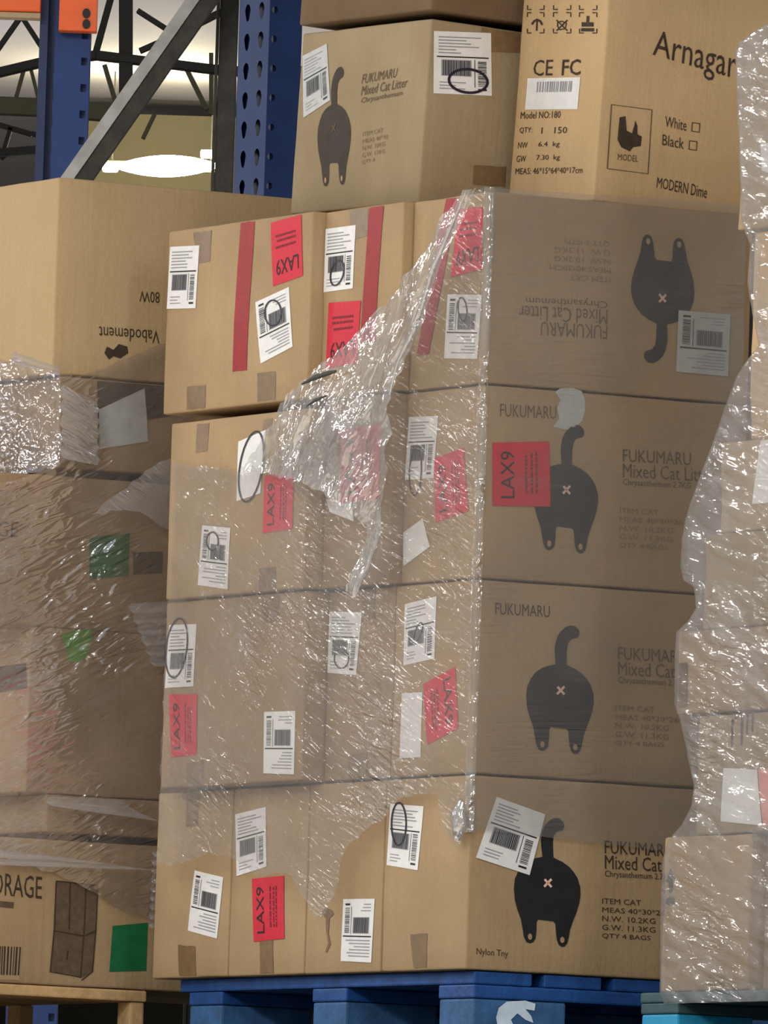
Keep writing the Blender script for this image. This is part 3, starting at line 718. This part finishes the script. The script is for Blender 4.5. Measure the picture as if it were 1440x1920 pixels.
# ================================================================== the right stack
TR = 0.18
RG = 'boxes of the wrapped stack on the right'
def rightbox(label, xl, ytop, ybot, mat, seed, wid=0.6, dx=0.0):
    s1, z1 = on_t(xl, ytop, TR + dx); _, z0 = on_t(xl, ybot, TR + dx)
    return stack_box(label, TR + dx, TR + dx + 0.5, s1 - wid, s1, z0, z1, mat, RG, seed, crush=0.006)
R1 = rightbox('upper film-wrapped carton at the right edge beside the lettered tall carton', 1390, 100, 432, 'kraft_pale', 40)
R2 = rightbox('pale tan carton peeking out below the upper right carton', 1414, 436, 826, 'kraft_yellow', 41, 0.5, 0.01)
R3 = rightbox('film-wrapped carton with a white label at the right edge, mid height', 1352, 830, 1000, 'kraft_pale', 42)
R4 = rightbox('grey film-wrapped carton in the waist of the right stack', 1322, 1003, 1180, 'kraft_dusty_0', 43)
R5 = rightbox('film-wrapped carton with a narrow printed panel at its left edge', 1272, 1184, 1340, 'kraft_brown_1', 44)
R6 = rightbox('recessed carton with a white and a pink label in the right stack', 1310, 1343, 1566, 'kraft_dusty_1', 45)
R7 = rightbox('bottom right carton with an upward arrow print under film', 1246, 1570, 1860, 'kraft_tan_1', 46, 0.25)
sR7 = on_t(1240, 1600, TR)[0] - 0.27
R7b = stack_box('neighbour of the arrow carton at the bottom right corner of the picture', TR + 0.02, TR + 0.5, sR7 - 0.4, sR7, R7.mat4.translation.z, R7.mat4.translation.z + R7.H - 0.003, 'kraft_brown_2', RG, 47)
R1.white_label('L', [(1428, 270), (1460, 266), (1460, 330), (1430, 320)], 0, style='plain')
R3.white_label('L', [(1428, 800), (1490, 790), (1480, 940), (1412, 945)], 0, style='plain')
R5.quad('L', 'printed_panel', R5.pq('L', [(1270, 1244), (1290, 1242), (1290, 1324), (1272, 1328)]), 'faded_ink')
R6.stroke('L', 'symbol', [(1374, 1400), (1374, 1350), (1392, 1340), (1392, 1398)], 4, 'box_ink', 0.0009)
R6.stroke('L', 'symbol', [(1402, 1376), (1402, 1336), (1412, 1334), (1412, 1372)], 3, 'box_ink', 0.0009)
R6.white_label('L', [(1358, 1440), (1422, 1443), (1430, 1548), (1352, 1540)], 0, style='plain')
R6.quad('L', 'pink_label', R6.pq('L', [(1424, 1443), (1480, 1440), (1486, 1545), (1432, 1548)]), 'pink_paper')
R7.poly_px('L', 'arrow_print', [(1258, 1628), (1268, 1650), (1263, 1650), (1262, 1672), (1255, 1674), (1255, 1652), (1250, 1653)], 'dusty_ink')
R7.poly_px('L', 'dot_print', [(1250, 1686), (1258, 1680), (1267, 1684), (1266, 1694), (1256, 1698), (1249, 1694)], 'dusty_ink')
sp0 = on_t(1210, 1890, TR)[0]
zr = R7.mat4.translation.z
PR = pallet('teal pallet with a bright blue corner block under the right stack', TR - 0.01, TR + 0.9, sp0 - 0.9, sp0, zr - 0.001, 'pallet_teal', 'pallet_cyan', 6, 'blue_pallet')

# ================================================================== stretch film
def cdt_sheet(poly, spacing, jitter=0.25, edge=None, seed=0, rag=0.0):
    R = random.Random(seed)
    step = edge or spacing
    B = []
    n = len(poly)
    for i in range(n):
        a, b = Vector(poly[i]), Vector(poly[(i + 1) % n]); L = (b - a).length; k = max(1, int(L / step))
        d = (b - a) / max(L, 1e-6); nn = Vector((-d.y, d.x))
        for j in range(k):
            p = a + (b - a) * (j / k)
            if rag and j: p = p + nn * R.uniform(-rag, rag)
            B.append(p)
    xs = [p.x for p in B]; ys = [p.y for p in B]
    V = list(B); face = list(range(len(B)))
    x = min(xs)
    def inside(px_, py_):
        c = False; m = len(B)
        for i in range(m):
            a, b = B[i], B[i - 1]
            if (a.y > py_) != (b.y > py_) and px_ < (b.x - a.x) * (py_ - a.y) / (b.y - a.y) + a.x: c = not c
        return c
    while x < max(xs):
        y = min(ys)
        while y < max(ys):
            X, Y = x + R.uniform(-1, 1) * spacing * jitter, y + R.uniform(-1, 1) * spacing * jitter
            if inside(X, Y): V.append(Vector((X, Y)))
            y += spacing
        x += spacing
    r = delaunay_2d_cdt(V, [], [face], 1, 1e-6)
    return r[0], [list(f) for f in r[2]]
def wr(a, b, ang, fa, fb, seed):
    c, s_ = math.cos(ang), math.sin(ang); x = a * c + b * s_; y = -a * s_ + b * c
    return noise.noise(Vector((x * fa, y * fb, seed))) + 0.5 * noise.noise(Vector((x * fa * 2.1, y * fb * 2.1, seed + 9)))
def film_root(label, base):
    o = empty('stretch_film', Matrix.Translation(STK @ base) @ RZ); tag(o, label, 'film', 'stretch film'); return o
def sheet_t(root, base, pxpoly, tf, mat, sp=0.016, amp=0.002, ang=0.35, fa=6, fb=30, seed=0, rag=0.0, name='film_sheet', edge=None):
    poly = []
    for x, y in pxpoly:
        t = tf(0.5, 2.5)
        for _ in range(5): s_, z_ = on_t(x, y, t); t = tf(s_, z_)
        poly.append((s_, z_))
    V, Fs = cdt_sheet(poly, sp, seed=seed, rag=rag, edge=edge)
    P = [Vector((tf(v.x, v.y) + amp * wr(v.x, v.y, ang, fa, fb, seed), v.x, v.y)) - base for v in V]
    return mesh_obj(name, P, Fs, mat, root, True)
def sheet_s(root, base, pxpoly, sf, mat, sp=0.016, amp=0.002, ang=0.0, fa=6, fb=30, seed=0, rag=0.0, name='film_sheet', edge=None):
    poly = []
    for x, y in pxpoly:
        s_ = sf(0.2, 2.5)
        for _ in range(4): t_, z_ = on_s(x, y, s_); s_ = sf(t_, z_)
        poly.append((t_, z_))
    V, Fs = cdt_sheet(poly, sp, seed=seed, rag=rag, edge=edge)
    P = [Vector((v.x, sf(v.x, v.y) + amp * wr(v.x, v.y, ang, fa, fb, seed), v.y)) - base for v in V]
    return mesh_obj(name, P, Fs, mat, root, True)

# --- film around the middle stack
base = Vector((0, 0, Z[4]))
FM = film_root('clear stretch film wound around the middle stack of cat litter cartons', base)
def tf_main(s_, z_):
    k = min(1, max(0, s_ / 0.42)); return -0.010 - 0.048 * k
left_poly = [(906, 352), (878, 360), (845, 430), (810, 510), (772, 580), (745, 650), (728, 720), (640, 770), (560, 815), (500, 865), (455, 885), (400, 876), (345, 872), (324, 868),
             (319, 985), (314, 1130), (306, 1300), (300, 1480), (294, 1622), (330, 1618), (400, 1600), (440, 1612), (480, 1640), (545, 1640), (575, 1690), (592, 1720), (612, 1712), (632, 1660), (645, 1600), (680, 1560), (720, 1535), (745, 1500), (790, 1490), (820, 1490), (832, 1560), (856, 1590), (870, 1576),
             (875, 1452), (888, 1083), (899, 715)]
sheet_t(FM, base, left_poly, tf_main, 'film_main', 0.014, 0.0026, 0.35, 5, 28, 1, rag=0.004)
right_poly = [(919, 352), (1000, 358), (1200, 370), (1400, 384), (1392, 760), (1384, 1120), (1376, 1480), (1370, 1612), (1200, 1590), (1060, 1574), (960, 1562), (888, 1556), (892, 1452), (906, 1083), (916, 715)]
sheet_s(FM, base, right_poly, lambda t, z: -0.010, 'film_side', 0.02, 0.0012, 0.0, 3, 36, 2)
# rounded turn of the film at the corner
V, Fs = [], []
zc0, zc1 = Z[3] - 0.09, Z[0] + 0.004
nz, na = 60, 7
for i in range(nz + 1):
    z_ = zc0 + (zc1 - zc0) * i / nz
    rr = 0.012 + 0.003 * noise.noise(Vector((z_ * 9, 0, 3)))
    for j in range(na + 1):
        a = math.radians(180 + 90 * j / na)
        V.append(Vector((0.004 + rr * math.cos(a), 0.004 + rr * math.sin(a), z_)) - base)
for i in range(nz):
    for j in range(na): Fs.append((i * (na + 1) + j, i * (na + 1) + j + 1, (i + 1) * (na + 1) + j + 1, (i + 1) * (na + 1) + j))
mesh_obj('film_corner', V, Fs, 'film_loose', FM, True)

# --- torn film hanging over the top and second row
base2 = Vector((-0.08, 0.4, Z[2]))
FT = film_root('bunched torn stretch film hanging diagonally across the upper rows', base2)
def tf_torn(s_, z_): return -0.078 - 0.022 * math.exp(-((s_ - 0.38) / 0.12) ** 2 - ((z_ - (Z[1] - 0.10)) / 0.12) ** 2)
torn = [(868, 356), (892, 350), (868, 400), (838, 470), (806, 560), (790, 610), (760, 660), (738, 720), (728, 760), (730, 810), (722, 850), (731, 880), (720, 940), (716, 1000), (700, 1050), (684, 1082), (664, 1120), (646, 1108),
        (664, 1070), (680, 1020), (682, 985), (655, 955), (610, 930), (570, 905), (520, 893), (478, 884), (452, 880), (490, 830), (520, 775), (545, 735), (590, 690), (640, 655), (690, 600), (740, 550), (780, 490), (830, 410)]
sheet_t(FT, base2, torn, tf_torn, 'film_loose', 0.010, 0.011, -0.95, 9, 30, 5, rag=0.003)
# twisted ropes and creases of film at the fold
def rope(root, base, pts, r0, mat, name, tpl):
    P = []
    for x, y in pts:
        s_, z_ = on_t(x, y, tpl); P.append(Vector((tpl, s_, z_)) - base)
    V, Fs = [], []
    n = len(P)
    for i, p in enumerate(P):
        d = (P[min(i + 1, n - 1)] - P[max(i - 1, 0)]).normalized(); a = d.cross(Vector((1, 0, 0))).normalized(); b = Vector((1, 0, 0))
        rr = r0 * (0.6 + 0.7 * random.random()) * (0.25 + 0.75 * math.sin(math.pi * (i + 0.3) / (n - 0.4)))
        for k in range(8):
            th = 2 * math.pi * k / 8; V.append(p + a * rr * math.cos(th) + b * rr * 0.6 * math.sin(th))
    for i in range(n - 1):
        for k in range(8): Fs.append((i * 8 + k, i * 8 + (k + 1) % 8, (i + 1) * 8 + (k + 1) % 8, (i + 1) * 8 + k))
    return mesh_obj(name, V, Fs, mat, root, True)
rope(FT, base2, [(874, 358), (845, 425), (812, 500), (795, 560), (778, 615), (745, 680), (730, 740)], 0.008, 'film_loose', 'film_rope', -0.095)
rope(FT, base2, [(664, 1115), (672, 1085), (690, 1060), (705, 1010), (712, 950)], 0.012, 'film_loose', 'film_rope', -0.075)
rope(FT, base2, [(566, 720), (590, 708), (615, 700), (630, 696)], 0.0045, 'dark_label', 'film_crease', -0.098)  # dark strands put the shade of the film's creases into the colour
rope(FT, base2, [(574, 762), (592, 750), (612, 742)], 0.003, 'dark_label', 'film_crease', -0.098)
# rags at the lower hem
rope(FM, base, [(866, 1500), (858, 1525), (862, 1550), (856, 1575)], 0.016, 'film_loose', 'film_rag', -0.022)

# --- film of the left stack
base3 = Vector((L5.mat4.translation - CORNER)); base3 = Vector((-0.2, SL, zl))
FL = film_root('clear stretch film wrapped around the left stack of brown cartons', base3)
sL = SL - 0.012
lp = [(113, 700), (150, 705), (200, 690), (250, 668), (300, 645), (360, 640), (360, 1760), (285, 1726), (200, 1690), (120, 1646), (0, 1602), (-60, 1585), (-60, 922), (0, 905), (70, 885), (113, 872)]
sheet_s(FL, base3, lp, lambda t, z: sL, 'film_left', 0.018, 0.004, 0.45, 5, 24, 11, rag=0.004)
tL1 = (L1.inv.inverted().translation)
tl_, _ = on_s(110, 700, SL)
sheet_t(FL, base3, [(-60, 640), (10, 650), (60, 684), (112, 698), (112, 872), (-60, 925)], lambda s_, z_: tl_ - 0.012, 'film_left', 0.02, 0.004, 0.2, 5, 20, 12, rag=0.004)
def pleats(px_quad, nrip, amp, seed, off, name='film_pleats', slant=0.0):
    tl, tr, br, bl = [Vector(on_s(x, y, sL - off)) for x, y in px_quad]
    nu, nv = 10, nrip * 8; V, Fs = [], []
    for j in range(nv + 1):
        for i in range(nu + 1):
            u, v = i / nu, j / nv
            p = (bl * (1 - u) + br * u) * (1 - v) + (tl * (1 - u) + tr * u) * v
            ph = 2 * math.pi * nrip * (v + slant * u) + 1.2 * noise.noise(Vector((u * 3, v * 5, seed)))
            V.append(Vector((p.x, sL - off - amp * (1 - abs(math.sin(ph / 2))) * 2.0, p.y)) - base3)
    for j in range(nv):
        for i in range(nu): k = j * (nu + 1) + i; Fs.append((k, k + 1, k + nu + 2, k + nu + 1))
    return mesh_obj(name, V, Fs, 'film_pleat', FL, True)
pleats([(112, 722), (182, 752), (182, 872), (112, 860)], 5, 0.006, 1, 0.012, slant=0.12)
pleats([(238, 1132), (316, 1128), (312, 1250), (285, 1250)], 6, 0.005, 2, 0.012)
pleats([(286, 1590), (294, 1588), (290, 1740), (278, 1740)], 9, 0.004, 3, 0.012)
pleats([(84, 1494), (220, 1500), (290, 1540), (90, 1512)], 1, 0.008, 4, 0.010)
pleats([(-20, 1592), (120, 1608), (292, 1606), (292, 1640), (120, 1636)][:2] + [(290, 1632), (-20, 1622)], 2, 0.005, 5, 0.010)
pleats([(20, 660), (110, 690), (110, 706), (20, 684)], 2, 0.005, 6, 0.008)
# loose web of film between the left stack and the middle stack
bridge = [(168, 966), (215, 930), (262, 895), (300, 866), (345, 852), (345, 1000), (312, 990), (275, 968), (235, 956)]
sheet_s(FL, base3, bridge, lambda t, z: SL - 0.045, 'film_pleat', 0.012, 0.008, 0.9, 8, 26, 21, rag=0.004)

# --- film of the right stack
base4 = Vector((TR, sp0 - 0.3, zr))
FR = film_root('wrinkled clear stretch film bulging around the right stack', base4)
sil = [(1440, 40), (1404, 62), (1378, 82), (1373, 100), (1377, 200), (1381, 300), (1385, 410), (1392, 436), (1402, 460), (1398, 505), (1396, 530), (1406, 590), (1417, 648), (1398, 672), (1376, 705), (1356, 758), (1335, 820), (1312, 880),
       (1292, 935), (1280, 975), (1274, 1010), (1271, 1060), (1276, 1088), (1296, 1100), (1300, 1140), (1284, 1166), (1263, 1186), (1260, 1240), (1260, 1320), (1270, 1350), (1279, 1390), (1286, 1430), (1296, 1470), (1292, 1510), (1274, 1545), (1248, 1575), (1238, 1610), (1234, 1680), (1233, 1780), (1232, 1862), (1240, 1882)]
rows = []
for i in range(len(sil) - 1):
    a, b = sil[i], sil[i + 1]; k = max(1, int(abs(b[1] - a[1]) / 5))
    for j in range(k): rows.append((a[0] + (b[0] - a[0]) * j / k, a[1] + (b[1] - a[1]) * j / k))
rows.append(sil[-1])
V, Fs = [], []
ncol = 76
for ri, (x, y) in enumerate(rows):
    s1, z1 = on_t(x, y, TR - 0.015)
    prof = [(0.30, 0.0), (0.12, 0.0), (0.05, 0.0), (0.008, 0.0), (0.003, -0.0006), (0.0008, -0.0025)]
    for dt, ds in prof:
        V.append(Vector((TR - 0.012 + dt, s1 + ds + 0.002 * noise.noise(Vector((dt * 8, z1 * 20, 2))), z1)) - base4)
    for c in range(1, ncol - len(prof) + 1):
        s_ = s1 - 0.0035 - 0.5 * (c - 1) / (ncol - len(prof))
        t_ = TR - 0.012 - 0.007 * abs(wr(s_, z1, 0.3, 7, 26, 31)) * min(1, c / 4)
        V.append(Vector((t_, s_, z1)) - base4)
for r in range(len(rows) - 1):
    for c in range(ncol - 1):
        k = r * ncol + c; Fs.append((k, k + ncol, k + ncol + 1, k + 1))
mesh_obj('film_sheet', V, Fs, 'film_right', FR, True)

# ================================================================== white splash on the blue pallet's corner block
inv = PB.matrix_world.inverted() if False else (Matrix.Translation(STK @ Vector((0.02, 0.006, PZ - 0.145))) @ RZ).inverted()
pts = [inv @ (STK @ Vector((a, 0.008, b))) for a, b in p]
r = delaunay_2d_cdt([Vector((v.x, v.z)) for v in pts], [], [list(range(len(pts)))], 1, 1e-7)
mesh_obj('white_paint_mark', [Vector((v.x, 0.0018, v.y)) for v in r[0]], [list(f) for f in r[2]], 'white_paint', PB)

# ================================================================== rack uprights behind
def slotted_plate(wd, hgt, pitch, cols, slot, z_off=0.0):
    """front plate in local x (0..wd), z (0..hgt) with real holes; returns verts, faces at y = 0"""
    V, Fs = [], []
    xs = [0] + [(cols[i] + cols[i + 1]) / 2 for i in range(len(cols) - 1)] + [wd]
    n = int(hgt / pitch)
    for r in range(n):
        for ci, cx in enumerate(cols):
            x0, x1, z0, z1 = xs[ci], xs[ci + 1], r * pitch, (r + 1) * pitch
            cz = (z0 + z1) / 2; N = len(slot); b = len(V)
            for (sx, sz) in slot: V.append(Vector((cx + sx, 0, cz + sz)))
            for (sx, sz) in slot:
                d = Vector((sx, sz)); k = 1e9
                if d.x > 1e-9: k = min(k, (x1 - cx) / d.x)
                if d.x < -1e-9: k = min(k, (x0 - cx) / d.x)
                if d.y > 1e-9: k = min(k, (z1 - cz) / d.y)
                if d.y < -1e-9: k = min(k, (z0 - cz) / d.y)
                V.append(Vector((cx + d.x * k, 0, cz + d.y * k)))
            # corners
            cs = [Vector((x0, 0, z0)), Vector((x1, 0, z0)), Vector((x1, 0, z1)), Vector((x0, 0, z1))]
            cb = len(V); V += cs
            for i in range(N):
                j = (i + 1) % N
                A, B = V[b + N + i], V[b + N + j]
                corner = None; crn = []
                for ck, c in enumerate(cs):
                    if (abs(A.x - c.x) < 1e-7 or abs(A.z - c.z) < 1e-7) and (abs(B.x - c.x) < 1e-7 or abs(B.z - c.z) < 1e-7) and not (abs(A.x - B.x) < 1e-7 or abs(A.z - B.z) < 1e-7): corner = cb + ck
                q = [b + i, b + N + i] + ([corner] if corner is not None else []) + [b + N + j, b + j]
                Fs.append(q)
    W, idx, mp = [], {}, []
    for v in V:
        key = (round(v.x, 5), round(v.z, 5))
        if key not in idx: idx[key] = len(W); W.append(v)
        mp.append(idx[key])
    out_f = []
    for f_ in Fs:
        g_ = []
        for i_ in f_:
            if mp[i_] not in g_: g_.append(mp[i_])
        if len(g_) > 2: out_f.append(g_)
    return W, out_f
tear = [(0.010 * math.cos(a) * (0.72 if math.sin(a) < 0 else 1.0), 0.015 * math.sin(a)) for a in [2 * math.pi * i / 12 + 0.26 for i in range(12)]]
t_up = 0.56
s_a, _ = on_t(500, 200, t_up); s_b, _ = on_t(443, 200, t_up)
ZD = PZ - 0.144
H = 4.10 - ZD
UP = empty('rack_upright', Matrix.Translation(STK @ Vector((t_up, s_a, ZD))) @ RZ)
tag(UP, 'blue slotted rack upright standing behind the wide top carton', 'rack post')
w_f = s_b - s_a
V, Fs = slotted_plate(w_f, H, 0.05, [w_f * 0.27, w_f * 0.72], tear)
mesh_obj('front_plate', [Vector((0, v.x, v.z)) for v in V], Fs, 'rack_blue', UP)
dot = [(0.006 * math.cos(2 * math.pi * i / 10 + 0.3), 0.006 * math.sin(2 * math.pi * i / 10 + 0.3)) for i in range(10)]
V, Fs = slotted_plate(0.064, H, 0.05, [0.010], dot)
mesh_obj('side_plate', [Vector((v.x, 0, v.z)) for v in V], Fs, 'rack_blue', UP)
block('inner_channel', (0.012, 0.064, 0.006, w_f - 0.002, 0, H), 'rack_blue_shaded', UP, 0.0)
block('far_side_plate', (0.0, 0.064, w_f - 0.0015, w_f, 0, H), 'rack_blue', UP, 0.0)

# dark rear post and grey diagonal brace
RP = empty('rack_post', Matrix.Translation(at_y(424, 340, 20.6) * Vector((1, 1, 0)) if False else Vector((at_y(424, 200, 20.6).x, 20.6, ZD))))
tag(RP, 'dark steel rack post left of the blue slotted upright', 'rack post')
block('post_body', (-0.016, 0.016, 0, 0.05, 0, H), 'steel_dark', RP, 0.002)
block('lip', (-0.022, -0.0165, -0.004, 0.02, 0, H), 'steel_dark', RP, 0.001)
pa, pb = at_y(488, -138, 20.5), at_y(-10, 572, 20.5)
BR = empty('rack_brace', Matrix.Translation(pb)); tag(BR, 'grey diagonal steel brace crossing in front of the roof', 'rack brace')
v, f = bar_geo(Vector((0, 0, 0)), pa - pb, 0.030, 0.036, Vector((0, 1, 0)))
mesh_obj('channel', v, f, 'steel_dark', BR)  # darker steel puts the brace's shaded face into the colour
off = Vector((-0.018, -0.014, 0.012))
v, f = bar_geo(off, pa - pb + off, 0.020, 0.016, Vector((0, 1, 0)))
mesh_obj('flange', v, f, 'steel_lit', BR)  # paler steel puts the brace's lit edge into the colour

# far upright with orange beam
YF = 24.0
def fx(x, y=150): return at_y(x, y, YF)
x0, x1 = fx(88).x, fx(167).x
LU = empty('rack_upright', Matrix.Translation(Vector((x0, YF, 0))) @ Matrix.Rotation(0.0, 4, 'Z'))
tag(LU, 'blue rack upright with an orange beam bracket at the upper left', 'rack post')
WU = x1 - x0
sq = [(-0.006 + 0.004 * i, -0.008) for i in range(4)] + [(0.006, -0.008 + 0.0053 * i) for i in range(1, 4)] + [(0.006 - 0.004 * i, 0.0079) for i in range(1, 4)] + [(-0.006, 0.0079 - 0.0053 * i) for i in range(1, 3)]
V, Fs = slotted_plate(WU, 5.6, 0.0535, [WU * 0.87], sq)
mesh_obj('front_plate', V, Fs, 'rack_blue', LU)
block('inner_channel', (-0.018, WU, 0.03, 0.08, 0, 5.6), 'rack_blue_shaded', LU, 0.001)
block('dark_side_strip', (-0.018, -0.001, 0.0, 0.03, 0, 5.6), 'rack_blue_shaded', LU, 0.001)  # dark strip paints the shading at the upright's left edge
OB = empty('rack_beam', Matrix.Translation(at_y(20, 0, YF - 0.05))); tag(OB, 'orange rack beam with a bolted end bracket at the upper left corner', 'rack beam')
ob = OB.location
pz0 = at_y(150, 58, YF - 0.05)
block('end_bracket', (fx(112, 30).x - ob.x, fx(183, 30).x - ob.x, 0.0, 0.045, pz0.z - ob.z, pz0.z - ob.z + 0.2), 'rack_orange', OB, 0.002)
zb = at_y(30, 26, YF).z
block('beam_face', (-2.4, fx(77, 20).x - ob.x, 0.0, 0.05, zb - ob.z, zb - ob.z + 0.12), 'rack_orange', OB, 0.003)
block('beam_lit_edge', (-2.4, fx(77, 20).x - ob.x, 0.01, 0.06, zb - ob.z - 0.012, zb - ob.z - 0.0005), 'kraft_pale', OB, 0.002)  # pale strip paints the lit lower edge of the beam
for y_ in (25, 45):
    c = at_y(162, y_, YF - 0.052) - ob
    V = [Vector((c.x + 0.008 * math.cos(2 * math.pi * i / 12), -0.004 + d, c.z + 0.010 * math.sin(2 * math.pi * i / 12))) for d in (0, 0.004) for i in range(12)]
    mesh_obj('bolt', V, [list(range(12))] + [[i, i + 12, (i + 1) % 12 + 12, (i + 1) % 12] for i in range(12)], 'ink', OB)

# ================================================================== roof joists and the far lamp
def joist(label, Y, chord, h, webs, mat, go_right=False):
    """chord: list of px points of the bottom chord; webs: px segments"""
    o = empty('roof_joist', Matrix.Translation(at_y(*chord[0], Y))); tag(o, label, 'roof joist', 'open web roof joists')
    b = o.location
    x0c, y0c = chord[0]; x1c, y1c = chord[-1]
    chord = [(x0c - 1500, y0c)] + list(chord) + ([(max(x1c, 430) + 1300, y1c)] if go_right else [])
    webs = list(webs)
    for k in range(14):                      # the web goes on outside the picture
        xa = x0c - 30 - k * 100; webs += [(xa, y0c, xa - 50, y0c - 90, 9), (xa - 50, y0c - 90, xa - 100, y0c, 9)]
        if go_right: xa = 620 + k * 80; webs += [(xa, y1c, xa + 40, y1c - 90, 9), (xa + 40, y1c - 90, xa + 80, y1c, 9)]
    for i in range(len(chord) - 1):
        v, f = bar_geo(at_y(*chord[i], Y) - b, at_y(*chord[i + 1], Y) - b, h / (F_PX / Y), 0.12, Vector((0, 1, 0)))
        mesh_obj('chord', v, f, mat, o)
    for (x0_, y0_, x1_, y1_, wd) in webs:
        v, f = bar_geo(at_y(x0_, y0_, Y) - b, at_y(x1_, y1_, Y) - b, wd / (F_PX / Y), 0.06, Vector((0, 1, 0)))
        mesh_obj('web_bar', v, f, mat, o)
    return o
joist('dark open web joist nearest below the white roof', 58, [(-60, 150), (75, 118), (180, 104), (430, 134)], 15,
      [(-30, 130, 40, 30, 9), (40, 30, 92, 110, 9), (178, 105, 215, -30, 12), (300, 118, 350, 20, 9), (262, 96, 330, 66, 10), (330, 66, 420, 20, 12), (258, 20, 330, 66, 9), (236, -40, 236, 200, 26)], 'joist_dark', True)
joist('olive roof girder behind the dark joist with thin diagonal webs', 66, [(-60, 196), (80, 202), (240, 214)], 32,
      [(30, 184, 45, 130, 7), (72, 186, 58, 130, 7), (196, 122, 218, 196, 9), (350, 130, 388, 206, 9), (396, 100, 396, 215, 8), (290, 214, 268, 260, 7)], 'joist_olive')
joist('lower dark joist left of the far upright', 72, [(-60, 292), (78, 282), (150, 290)], 16,
      [(-10, 232, 60, 252, 9), (5, 290, 20, 240, 8), (60, 250, 90, 262, 8), (-10, 280, 8, 300, 9)], 'joist_dark')
plain('wall_dim', srgb(64, 60, 52), 0.9, var=0.15, scale=0.7)
slab('wall_back', (-60, 60, 112, 112.3, 0.0, 10.0), 'wall_dim')
# olive end wall panel lit by the lamp
pl, pr_ = at_y(170, 330, 78), at_y(440, 330, 78)
zt_ = at_y(320, 216, 78).z
o = block('wall_far', (pl.x - 0.15, pr_.x + 3.0, 78.0, 78.3, 8.0, zt_), 'wall_olive', None, 0.0); o['kind'] = 'structure'
YL = 76.5
LP = empty('strip_lamp', Matrix.Translation(at_y(300, 318, YL))); tag(LP, 'glowing yellow-white strip lamp in front of the far olive wall', 'lamp')
lb = LP.location
V, Fs = [], []
c0, c1 = at_y(222, 312, YL) - lb, at_y(404, 311, YL) - lb
nseg, nr = 16, 10
for i in range(nseg + 1):
    u = i / nseg; p_ = c0 * (1 - u) + c1 * u; rr = (0.006 + 0.066 * math.sin(math.pi * min(1, 0.04 + u * 0.92)) ** 0.8)
    for k in range(nr):
        th = 2 * math.pi * k / nr; V.append(p_ + Vector((0, rr * math.cos(th), rr * math.sin(th))))
for i in range(nseg):
    for k in range(nr): Fs.append((i * nr + k, i * nr + (k + 1) % nr, (i + 1) * nr + (k + 1) % nr, (i + 1) * nr + k))
Fs += [list(range(nr))[::-1], [nseg * nr + k for k in range(nr)]]
mesh_obj('tube', V, Fs, 'lamp_glow', LP, True)
a_ = at_y(192, 322, YL) - lb; b_ = at_y(222, 306, YL) - lb
block('end_light', (a_.x, b_.x, -0.03, 0.03, a_.z, b_.z), 'lamp_glow', LP, 0.015)
a_ = at_y(376, 296, YL) - lb; b_ = at_y(402, 282, YL) - lb
block('side_light', (a_.x, b_.x, -0.03, 0.03, a_.z, b_.z), 'lamp_glow', LP, 0.01)
block('housing', ((at_y(180, 300, YL) - lb).x, (at_y(410, 300, YL) - lb).x, 0.09, 0.16, 0.0, 0.06), 'joist_olive', LP, 0.01)
for x_ in (210, 395):
    a_ = at_y(x_, 300, YL) - lb; block('hanger', (a_.x - 0.004, a_.x + 0.004, 0.11, 0.12, 0.05, 10.0 - lb.z), 'joist_dark', LP, 0.0)
ll = bpy.data.lights.new('strip_lamp_light', 'POINT'); ll.energy = 90; ll.color = (1.0, 0.92, 0.6); ll.shadow_soft_size = 0.15
lo = bpy.data.objects.new('strip_lamp_light', ll); col.objects.link(lo); lo.location = lb + Vector((0, -0.25, 0.0))
